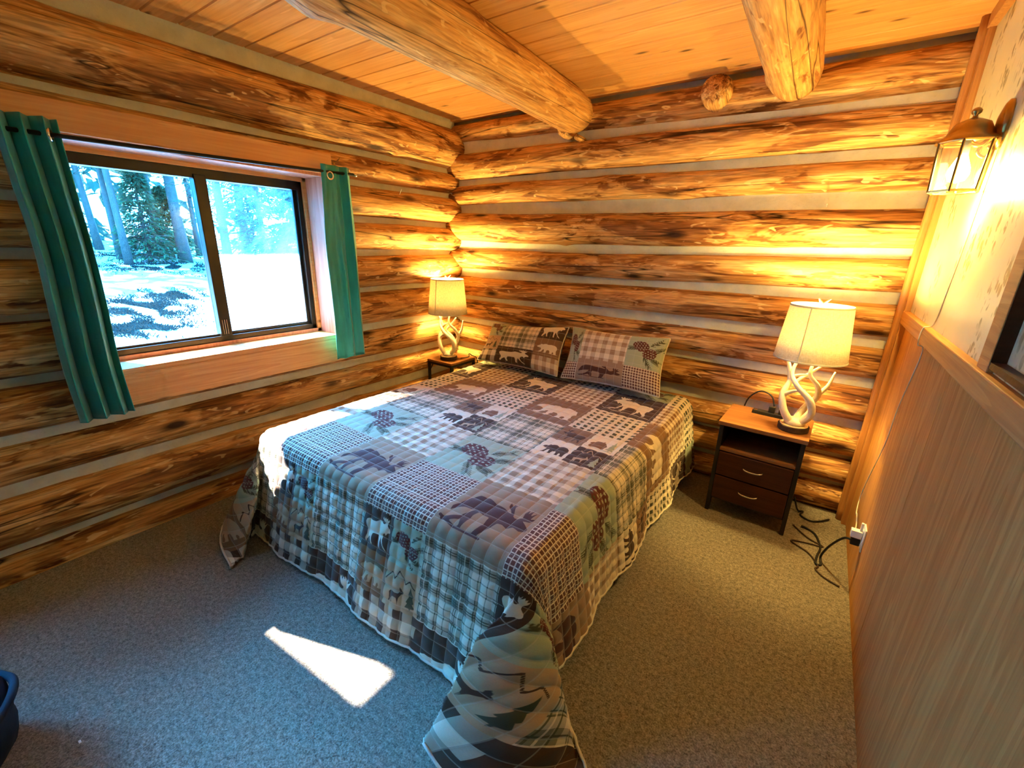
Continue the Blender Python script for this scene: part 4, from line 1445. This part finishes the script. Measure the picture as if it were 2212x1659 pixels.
# ------------------------------------------------------------------ antler table lamps
def antler_lamp(name, loc, rz, label, R0, R1, zsh0, zsh1, k, power):
    L = empty(name, loc, rz)
    tag(L, label, 'lamp', 'antler table lamps')
    # slice of branch as base
    b = MB()
    prof = [(0.070, 0.0), (0.076, 0.004), (0.076, 0.030), (0.071, 0.033)]
    b.lathe(prof, 30).build('base_bark', M['bark'], L, smooth=False)
    MB().lathe([(0.069, 0.030), (0.069, 0.0345), (0.0, 0.036)], 30, cap=False).build('base_face', M['slice'], L)
    sets = [
        ([(.016, -.012, .034), (.046, -.030, .085), (.030, -.046, .150), (-.022, -.040, .200), (-.050, -.018, .250), (-.036, .0, .315)], .013),
        ([(-.018, -.010, .034), (-.052, -.012, .090), (-.062, .012, .150), (-.046, .034, .205), (-.058, .030, .262), (-.072, .026, .300)], .014),
        ([(.002, .018, .034), (.030, .044, .090), (.062, .030, .150), (.050, -.004, .205), (.012, -.022, .255), (.018, -.010, .318)], .013),
        ([(.016, .004, .034), (.048, .012, .092), (.020, .030, .150), (-.020, .040, .195), (.020, .040, .245), (.050, .020, .285)], .011),
    ]
    for pts, r in sets:
        q = [Vector(p) * k for p in pts]
        path = smooth_path(q, 7)
        rr = [r * k * (1.15 - 0.75 * (i / (len(path) - 1)) ** 1.4) for i in range(len(path))]
        MB().tube(path, rr, 10).build('antler', M['antler'], L, smooth=True)
    tines = [([(-.060, .010, .145), (-.030, -.010, .172), (.004, -.046, .192)], .009), ([(.058, .028, .155), (.088, .020, .205), (.100, .012, .270)], .010), ([(-.050, .034, .215), (-.022, .012, .238), (.010, -.012, .252)], .008), ([(.03, .04, .09), (.052, .046, .075), (.056, .040, .055)], .008)]
    for pts, r in tines:
        path = smooth_path([Vector(p) * k for p in pts], 6)
        rr = [r * k * (1.1 - 0.8 * (i / (len(path) - 1)) ** 1.3) for i in range(len(path))]
        MB().tube(path, rr, 9).build('tine', M['antler'], L, smooth=True)
    # burr of the antlers on the base
    MB().lathe([(.034 * k, .034), (.040 * k, .044), (.034 * k, .058), (.020 * k, .072)], 14).build('burr', M['antler'], L, smooth=True)
    MB().tube([(0, 0, .30 * k), (0, 0, zsh0 + .03)], 0.011, 10).build('socket', M['antler'], L, smooth=True)
    # shade
    n = 48
    mb = MB()
    mb.lathe([(R0, zsh0), (R1, zsh1), (R1 - .002, zsh1), (R0 - .002, zsh0), (R0, zsh0)], n, cap=False)
    sh = mb.build('lamp_shade', M['shade'], L, smooth=False)
    for p in sh.data.polygons:
        p.use_smooth = True
    for rr, z in ((R0, zsh0), (R1, zsh1)):
        MB().lathe([(rr + .0012, z - .004), (rr + .0022, z), (rr + .0012, z + .005), (rr - .003, z + .005), (rr - .003, z - .004), (rr + .0012, z - .004)], n, cap=False).build('shade_trim', M['binding'], sh, smooth=True)
    MB().tube([(R0 * -.42 * 1.0, -R0 * .908, zsh0), (R1 * -.42, -R1 * .908, zsh1)], 0.0028, 5).build('shade_seam', M['binding'], sh)
    # spider ring, harp and finial
    zt = zsh1 - .012
    for a in (0.3, 2.4, 4.5):
        MB().tube([(0, 0, zt), (R1 * .98 * math.cos(a), R1 * .98 * math.sin(a), zt)], 0.0018, 5).build('spider', M['brass'], L)
    MB().tube(smooth_path([(0, -.03, zsh0 + .03), (0, -.055, zsh0 + .11), (0, -.03, zt - .01), (0, 0, zt), (0, .03, zt - .01), (0, .055, zsh0 + .11), (0, .03, zsh0 + .03)], 5), 0.0018, 5).build('harp', M['brass'], L)
    fi = MB()
    fi.tube(smooth_path([(0, 0, zt), (0, 0, zt + .022), (-.012, 0, zt + .036), (-.020, 0, zt + .050)], 5), [.006] * 10 + [.0055, .005, .0045, .004, .003, .002], 8)
    fi.tube(smooth_path([(0, 0, zt + .020), (.014, 0, zt + .034), (.032, 0, zt + .050)], 5), [.006, .006, .0055, .0055, .005, .005, .0045, .004, .0035, .003, .002], 8)
    fi.build('finial', M['antler'], L, smooth=True)
    zb = (zsh0 + zsh1) / 2 - 0.02
    MB().lathe([(0.0, -.05), (.014, -.045), (.015, -.02), (.028, .01), (.030, .028), (.022, .046), (.0, .054)], 16, (0, 0, zb), False).build('bulb', M['bulb'], L, smooth=True)
    ld = bpy.data.lights.new('lamp_light', 'POINT')
    ld.energy = power
    ld.color = LAMP_COLOR
    ld.shadow_soft_size = 0.045
    lo = bpy.data.objects.new('lamp_light', ld)
    lo.location = (0, 0, zb + 0.062 + 0.05)
    lo.parent = L
    COL.objects.link(lo)
    return L


antler_lamp('table_lamp', (0.010, 2.765, NH), 0.15, 'antler lamp with linen shade on the dark nightstand', .168, .140, .412, .690, 1.30, LAMP_POWER)
lampL = antler_lamp('table_lamp', (-2.635, 2.785, TH), 0.5, 'antler lamp with linen shade on the corner side table', .168, .140, .415, .700, 1.30, LAMP_POWER)

# ------------------------------------------------------------------ power strip, plugs and cords
ps = empty('power_strip', (-0.118, 2.925, NH), math.radians(-4))
tag(ps, 'black power strip lying at the back of the nightstand top', 'power strip')
MB().box((-.095, -.022, 0), (.095, .022, .022)).build('body', M['cordblack'], ps, bevel=0.004)
MB().box((-.085, -.016, .022), (-.070, .0, .025)).build('switch', M['chrome'], ps)
MB().box((-.012, -.014, .022), (.022, .014, .060)).build('plug', M['cordblack'], ps, bevel=0.005)
MB().box((.042, -.014, .022), (.076, .014, .052)).tube([(.060, 0, .05), (.060, 0, .075)], 0.006, 8).lathe([(0, 0), (.008, .003), (.008, .010), (0, .014)], 10, (.060, 0, .073), False).build('charger', M['cordblack'], ps, bevel=0.0)

def cord(name, label, pts, r, mat, n=10, parent=None):
    P = smooth_path(pts, n)
    base = Vector(pts[0])
    o = MB().tube([p - base for p in P], r, 7).build(name, mat, None, smooth=True)
    if parent is not None:
        o.parent = parent
        o.matrix_parent_inverse = (Matrix.Translation(parent.location) @ parent.rotation_euler.to_matrix().to_4x4()).inverted()
        o.location = base
        return o
    o.location = base
    return tag(o, label, 'cable')

cord('cord', 'black cord arching from the power strip plug behind the nightstand', [(-.105, 2.925, .664), (-.13, 2.935, .72), (-.19, 2.95, .735), (-.245, 2.985, .68), (-.27, 3.022, .60), (-.27, 3.022, .50)], .0045, M['cordblack'], parent=ps)
cord('extension_cable', 'black cable looping on the carpet into the wall outlet', [(.345, 2.375, .255), (.315, 2.41, .23), (.28, 2.47, .13), (.262, 2.515, .03), (.268, 2.475, .006), (.245, 2.47, .006), (.250, 2.55, .006), (.262, 2.64, .006), (.235, 2.76, .006), (.185, 2.80, .008), (.165, 2.80, .010)], .0055, M['cordblack'])
cord('cable_shadow', 'brown zigzag on the carpet modelling the cast shadow of the cords', [(.125, 2.79, .006), (.200, 2.70, .005), (.275, 2.655, .005), (.200, 2.640, .005), (.125, 2.610, .005), (.210, 2.545, .005), (.255, 2.455, .005), (.245, 2.42, .005), (.280, 2.375, .005), (.345, 2.34, .006)], .004, M['cordshadow'])  # cast shadow of the cords, modelled as a brown tube
cord('floor_cable', 'dark cable running along the foot of the log wall', [(.105, 2.96, .10), (.135, 2.965, .02), (.165, 2.99, .006), (.155, 2.935, .006), (.205, 2.90, .006), (.255, 2.93, .006), (.300, 2.985, .008)], .0055, M['cordblack'])
cord('cord', 'black lamp cord behind the antler lamp on the side table', [(-2.56, 2.86, TH + .006), (-2.50, 2.90, TH + .02), (-2.52, 2.93, TH + .04), (-2.51, 2.96, TH + .02), (-2.49, 3.012, TH - .03), (-2.49, 3.012, .30)], .004, M['cordblack'], parent=lampL)

ou = empty('wall_outlet', (XR, 2.385, 0.275))
tag(ou, 'white wall outlet low on the wood grain wainscot', 'outlet')
MB().box((-.006, -.036, -.058), (0, .036, .058)).build('cover_plate', M['whiteplastic'], ou, bevel=0.002)
MB().box((-.009, -.016, .012), (-.005, .016, .040)).build('socket', M['whiteplastic'], ou)
MB().box((-.009, -.016, -.040), (-.005, .016, -.012)).build('socket', M['whiteplastic'], ou)
pa = MB().box((-.052, -.016, -.004), (-.0095, .016, .032)).box((-.022, -.006, .030), (-.012, .006, .075)).build('plug_adapter', M['whiteplastic'], None, bevel=0.002)
pa.location = (XR, 2.385, 0.275)
tag(pa, 'white plug adapter pushed into the wall outlet', 'plug')
pb = MB().box((-.045, -.013, -.045), (-.0095, .013, -.012)).build('power_plug', M['cordblack'], None, bevel=0.004)
pb.location = (XR, 2.385, 0.275)
tag(pb, 'black plug of the floor cord in the wall outlet', 'plug')

# ------------------------------------------------------------------ wall sconce
sc = empty('wall_sconce', (XR, 2.24, 1.965))
tag(sc, 'brass lantern wall sconce with glass panes, lit', 'sconce')
prof = []
bp = MB()
for k, (r, x) in enumerate(((.055, 0.0), (.055, -.010), (.045, -.018), (.020, -.026), (0.0, -.028))):
    for j in range(24):
        a = 2 * math.pi * j / 24
        bp.v.append((x, r * .78 * math.cos(a), r * 1.35 * math.sin(a)))
for k in range(4):
    for j in range(24):
        a, b = k * 24 + j, k * 24 + (j + 1) % 24
        bp.f.append((a, a + 24, b + 24, b))
bp.build('backplate', M['brass'], sc, smooth=True)
LX, LY, LZ = -0.082, 0.0, -0.125       # lantern centre relative to the backplate
MB().tube(smooth_path([(-.02, 0, -.02), (-.045, 0, -.055), (-.075, 0, -.045), (-.080, 0, -.005), (-.090, 0, .018), (LX, 0, .024)], 6), 0.008, 10).build('arm', M['brass'], sc, smooth=True)
MB().tube(smooth_path([(-.03, 0, -.03), (-.050, 0, -.075), (-.030, 0, -.095), (-.018, 0, -.075), (-.030, 0, -.062)], 5), 0.005, 8).build('scroll', M['brass'], sc, smooth=True)
cap = MB()
cap.lathe([(.084, -.045), (.081, -.038), (.064, -.028), (.056, -.010), (.045, .012), (.020, .024), (.008, .028), (.006, .036), (.013, .042), (.014, .050), (.008, .057), (0, .060)], 24, (LX, LY, 0), False)
cap.build('roof_cap', M['brass'], sc, smooth=True)
# hexagonal tapered cage
n6 = 6
rt_, rb_ = .076, .060
zt_, zb_ = -.045, -.200
ring_t = [(LX + rt_ * math.cos(math.pi / 3 * j + .26), LY + rt_ * math.sin(math.pi / 3 * j + .26), zt_) for j in range(n6)]
ring_b = [(LX + rb_ * 1.15 * math.cos(math.pi / 3 * j + .26), LY + rb_ * 1.15 * math.sin(math.pi / 3 * j + .26), zb_) for j in range(n6)]
for j in range(n6):
    MB().tube([ring_t[j], ring_b[j]], 0.0040, 6).build('cage_bar', M['brass'], sc)
    MB().tube([ring_b[j], ring_b[(j + 1) % n6]], 0.0045, 6).build('cage_rim', M['brass'], sc)
    MB().tube([ring_t[j], ring_t[(j + 1) % n6]], 0.0045, 6).build('cage_rim', M['brass'], sc)
    a, b, c_, d_ = [Vector(v) for v in (ring_t[j], ring_t[(j + 1) % n6], ring_b[(j + 1) % n6], ring_b[j])]
    ctr = (a + b + c_ + d_) / 4
    pm = MB()
    nn = (b - a).cross(d_ - a).normalized() * 0.001
    sh_ = [ctr + (p - ctr) * 0.97 for p in (a, b, c_, d_)]
    pm.v = [tuple(p + nn) for p in sh_] + [tuple(p - nn) for p in sh_]
    pm.f = [(0, 1, 2, 3), (7, 6, 5, 4), (0, 4, 5, 1), (1, 5, 6, 2), (2, 6, 7, 3), (3, 7, 4, 0)]
    pm.build('glass_pane', M['lampglass'], sc)
MB().tube([(LX, LY, -.03), (LX, LY, -.085)], 0.013, 10).build('socket', M['whiteplastic'], sc, smooth=True)
MB().lathe([(.011, .045), (.016, .03), (.028, .0), (.030, -.02), (.022, -.040), (0, -.048)], 16, (LX, LY, -.125), False).build('bulb', M['bulb2'], sc, smooth=True)
ld = bpy.data.lights.new('sconce_light', 'POINT')
ld.energy = SCONCE_POWER
ld.color = LAMP_COLOR
ld.shadow_soft_size = 0.032
lo = bpy.data.objects.new('sconce_light', ld)
lo.location = (LX, LY, -.180)
lo.parent = sc
COL.objects.link(lo)

cord('wire', 'thin pale wire from the sconce down the papered partition', [(XR - .005, 2.22, 1.92), (XR - .005, 2.25, 1.60), (XR - .005, 2.28, 1.45), (XR - .005, 2.33, 1.30), (XR - .030, 2.345, 1.275), (XR - .030, 2.35, 1.21), (XR - .005, 2.38, 1.17), (XR - .006, 2.50, .90), (XR - .006, 2.54, .70), (XR - .008, 2.68, .45), (XR - .008, 2.74, .30), (XR - .02, 2.62, .27), (XR - .035, 2.50, .335), (XR - .03, 2.46, .30), (XR - .035, 2.40, .285)], .0024, M['cordwhite'], parent=sc)

# ------------------------------------------------------------------ nails, paper scrap and bag
for lab, p, q in (('bent nail in the logs between curtain and corner', (-2.80, 2.452, 1.895), (-2.745, 2.425, 1.925)), ('bright nail sticking out of the log wall above the nightstand', (-0.075, 3.10, 1.79), (-0.075, 3.03, 1.80))):
    P0 = Vector(p)
    o = MB().tube([(0, 0, 0), tuple(Vector(q) - P0)], 0.0022, 6).lathe([(.004, 0), (.004, .002)], 8, tuple(Vector(q) - P0)).build('nail', M['nailsteel'])
    o.location = P0
    tag(o, lab, 'nail')
sp = MB().box((-.006, -.003, 0), (.006, .003, .003)).build('paper_scrap', M['whiteplastic'], None, bevel=0.0008)
sp.location = (-1.66, 0.02, 0.0)
tag(sp, 'tiny white paper scrap on the blue lit carpet', 'paper')

bag = empty('duffel_bag', (-1.835, -0.245, 0))
tag(bag, 'dark navy cloth bag standing on the carpet at the frame edge', 'bag')
nb, mbv = 26, MB()
for k in range(nb + 1):
    v = k / nb
    for j in range(40):
        a = 2 * math.pi * j / 40
        rad = 0.21 * (math.sin(math.pi * min(1, .12 + v * .88)) ** .38) * (1 + .10 * noise.noise(Vector((math.cos(a) * 1.6, math.sin(a) * 1.6, v * 3))) + .04 * noise.noise(Vector((math.cos(a) * 5, math.sin(a) * 5, v * 9))))
        mbv.v.append((rad * 1.0 * math.cos(a), rad * 0.85 * math.sin(a), 0.003 + 0.34 * v))
for k in range(nb):
    for j in range(40):
        a, b = k * 40 + j, k * 40 + (j + 1) % 40
        mbv.f.append((a, b, b + 40, a + 40))
mbv.f.append(tuple(range(40))[::-1])
mbv.f.append(tuple(nb * 40 + j for j in range(40)))
mbv.build('body', M['navy'], bag, smooth=True)
MB().tube(smooth_path([(.19, .03, .16), (.225, .06, .20), (.15, .15, .23), (.02, .19, .22), (-.1, .16, .2)], 8), .011, 8).build('strap', M['navy'], bag, smooth=True)

# ------------------------------------------------------------------ outdoors
def ground_z(x, y_):
    d = max(0.0, -x - 8.0)
    return -0.55 + 0.062 * d + 0.10 * noise.noise(Vector((x * .12, y_ * .12, 0)))

gm = MB()
gx = [-3.2, -4, -5, -6.5] + list(np.linspace(-8, -60, 40))
gy = list(np.linspace(-60, 60, 60))
for x in gx:
    for y_ in gy:
        gm.v.append((x, y_, ground_z(x, y_) if x < -3.3 else -0.55))
for i in range(len(gx) - 1):
    for j in range(len(gy) - 1):
        a = i * len(gy) + j
        gm.f.append((a, a + len(gy), a + len(gy) + 1, a + 1))
gnd = gm.build('ground', M['earth'], None, smooth=True)
tag(gnd, 'bright sunlit dirt clearing outside the window', 'ground', kind='structure')


def card_cloud(centers, dirs, length, width, rnd):
    """needle sprays: tapered bent cards"""
    mb = MB()
    for c, d in zip(centers, dirs):
        d = Vector(d).normalized()
        s = d.cross(Vector((rnd.uniform(-1, 1), rnd.uniform(-1, 1), 1))).normalized()
        L = length * rnd.uniform(.6, 1.3)
        w = width * rnd.uniform(.6, 1.3)
        m_ = Vector(c) + d * L * .5
        e = Vector(c) + d * L + Vector((0, 0, -L * .15))
        i = len(mb.v)
        mb.v += [tuple(Vector(c)), tuple(m_ + s * w), tuple(e), tuple(m_ - s * w)]
        mb.f.append((i, i + 1, i + 2, i + 3))
    return mb


def pine(label, x, y_, h, r, crown0, n, spread, lean, seed, mat='needles', size=(.55, .13), density_low=0.0):
    rnd = random.Random(seed)
    gz = ground_z(x, y_) - 0.05
    t = empty('pine_tree', (x, y_, gz))
    tag(t, label, 'tree', 'trees beyond the clearing')
    pts = [(lean[0] * (k / 10) * h, lean[1] * (k / 10) * h, h * k / 10) for k in range(11)]
    MB().tube(pts, [r * (1.25 if k == 0 else 1.0) * (1 - .085 * k) for k in range(11)], 10).build('trunk', M['bark2'], t, smooth=True)
    cs, ds = [], []
    nb_ = max(6, int(n / 14))
    br = MB()
    for b in range(nb_):
        f = crown0 + (1 - crown0) * rnd.random() ** .9
        a = rnd.uniform(0, 2 * math.pi)
        reach = spread * (1.05 - f) / (1.05 - crown0) * rnd.uniform(.55, 1.1) + .15
        p0 = Vector((lean[0] * f * h, lean[1] * f * h, f * h))
        d = Vector((math.cos(a), math.sin(a), rnd.uniform(-.35, .1)))
        p1 = p0 + d * reach
        br.tube([tuple(p0), tuple((p0 + p1) / 2 + Vector((0, 0, .03))), tuple(p1)], [.022, .015, .006], 4, False)
        for q in range(14):
            tt = rnd.uniform(.25, 1.0)
            c = p0 + (p1 - p0) * tt + Vector((rnd.uniform(-.1, .1), rnd.uniform(-.1, .1), rnd.uniform(-.06, .06)))
            cs.append(c)
            ds.append((d.x + rnd.uniform(-.9, .9), d.y + rnd.uniform(-.9, .9), d.z + rnd.uniform(-.5, .2)))
    br.build('branches', M['bark2'], t)
    card_cloud(cs, ds, size[0], size[1], rnd).build('needles', M[mat], t)
    return t


NS = (.26, .030)
pine('leaning dark pine at the far edge of the curtained pane', -30, 6.7, 13, .16, .30, 2600, 2.0, (0.01, -.045), 11, size=NS)
pine('double trunk pine standing over the white clearing', -23.2, 5.98, 14, .13, .26, 3600, 1.9, (0, -.018), 12, size=NS)
pine('slim pine growing against the double trunk', -25.3, 6.28, 12, .13, .30, 2600, 1.7, (0, -.010), 13, size=NS)
pine('bushy young spruce between the pines', -24.0, 6.95, 3.9, .10, .04, 5200, 1.25, (0, 0), 14, 'needles2', (.22, .03))
pine('tall pine rising beside the young spruce', -25.2, 7.75, 15, .15, .28, 3600, 2.0, (0, -.012), 15, size=NS)
pine('second young spruce in the shade of the thick pine', -25.6, 8.3, 3.2, .09, .05, 3600, 1.0, (0, 0), 16, 'needles2', (.24, .04))
pine('thickest pine trunk just beside the mullion', -23.7, 8.13, 16, .23, .36, 3000, 2.2, (0, -.012), 17, size=NS)
pine('thin far pine right beside the mullion', -26.8, 9.87, 13, .13, .2, 2400, 1.6, (0, 0), 18, size=NS)
pine('pine seen through the dusty pane next to the mullion', -18.4, 7.69, 14, .16, .20, 3600, 1.7, (0, 0), 19, size=NS)
pine('second pine behind the dusty pane', -20.3, 9.26, 14, .18, .14, 4000, 1.9, (0, 0), 20, size=NS)
pine('dense spruce filling the middle of the dusty pane', -18.2, 8.95, 9, .14, .05, 6500, 1.7, (0, 0), 21, 'needles2', NS)
pine('spruce bough tree at the window frame edge', -13.8, 8.0, 7, .12, .03, 6500, 1.35, (0, 0), 22, 'needles2', (.24, .04))
# unseen dense pine added to keep the sun out of the added second window
tp = empty('pine_tree', (-16.95, -5.74, ground_z(-16.95, -5.74) - .05))  # added unseen pine that blocks the sun
tag(tp, 'added unseen pine with dense round top blocking the sun', 'tree', 'trees beyond the clearing')
MB().tube([(0, 0, 0), (0, 0, 8), (0, 0, 15.4)], [.26, .2, .12], 10).build('trunk', M['bark2'], tp, smooth=True)
rnd = random.Random(77)
cs, ds = [], []
cz_ = 15.43 - tp.location.z
for k in range(2600):
    v = Vector((rnd.gauss(0, 1), rnd.gauss(0, 1), rnd.gauss(0, 1))).normalized() * rnd.random() ** .4
    cs.append((v.x * 1.0, v.y * .86, cz_ - .15 + v.z * 1.3))
    ds.append((rnd.uniform(-1, 1), rnd.uniform(-1, 1), rnd.uniform(-1, 1)))
card_cloud(cs, ds, .30, .10, rnd).build('needles', M['needles'], tp)
rnd = random.Random(5)
cs, ds = [], []
for k in range(32000):
    a = rnd.uniform(math.radians(-62), math.radians(64))
    R = rnd.uniform(32, 48)
    x, y_ = -R * math.cos(a), R * math.sin(a)
    seen = math.radians(8) < a < math.radians(40)
    z = ground_z(x, y_) + (15 if seen else 17) * rnd.random() ** 1.1
    if seen and noise.noise(Vector((a * 26, z * .5, 3))) < 0.14:
        continue
    cs.append((x, y_, z))
    ds.append((rnd.uniform(-1, 1), rnd.uniform(-1, 1), rnd.uniform(-.8, .2)))
tl = card_cloud(cs, ds, 1.0, .24, rnd).build('treeline_foliage', M['needles'])
tl_ = tl
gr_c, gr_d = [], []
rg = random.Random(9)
for (gx_, gy_, ax_, ay_, n_) in ((-13.6, 3.55, 1.5, .9, 1500), (-11.4, 2.9, .9, .8, 900), (-15.2, 4.8, 1.2, .7, 700), (-22.0, 6.6, 1.6, 2.2, 1600), (-19.5, 8.4, 1.2, 1.6, 1300), (-27, 7.0, 2.0, 1.8, 900), (-14.5, 7.6, 1.0, 1.2, 900)):  # dark tufts added in place of tree shade on the ground
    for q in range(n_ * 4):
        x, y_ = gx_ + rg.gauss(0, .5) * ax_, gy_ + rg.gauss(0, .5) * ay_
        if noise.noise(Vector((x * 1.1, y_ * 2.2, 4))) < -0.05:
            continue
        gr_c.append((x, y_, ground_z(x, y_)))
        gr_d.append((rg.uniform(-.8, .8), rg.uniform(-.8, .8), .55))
gt = card_cloud(gr_c, gr_d, .11, .012, rg).build('shade_tufts', M['shadegrass'])
tag(gt, 'low dark grass patches standing in for tree shade on the clearing', 'shadegrass', kind='stuff')
tag(tl, 'far mass of forest foliage behind the pines', 'foliage', kind='stuff')
for o in bpy.data.objects:
    if o.name.startswith(('needles', 'branches')) and o.type == 'MESH':
        o['kind'] = 'stuff'
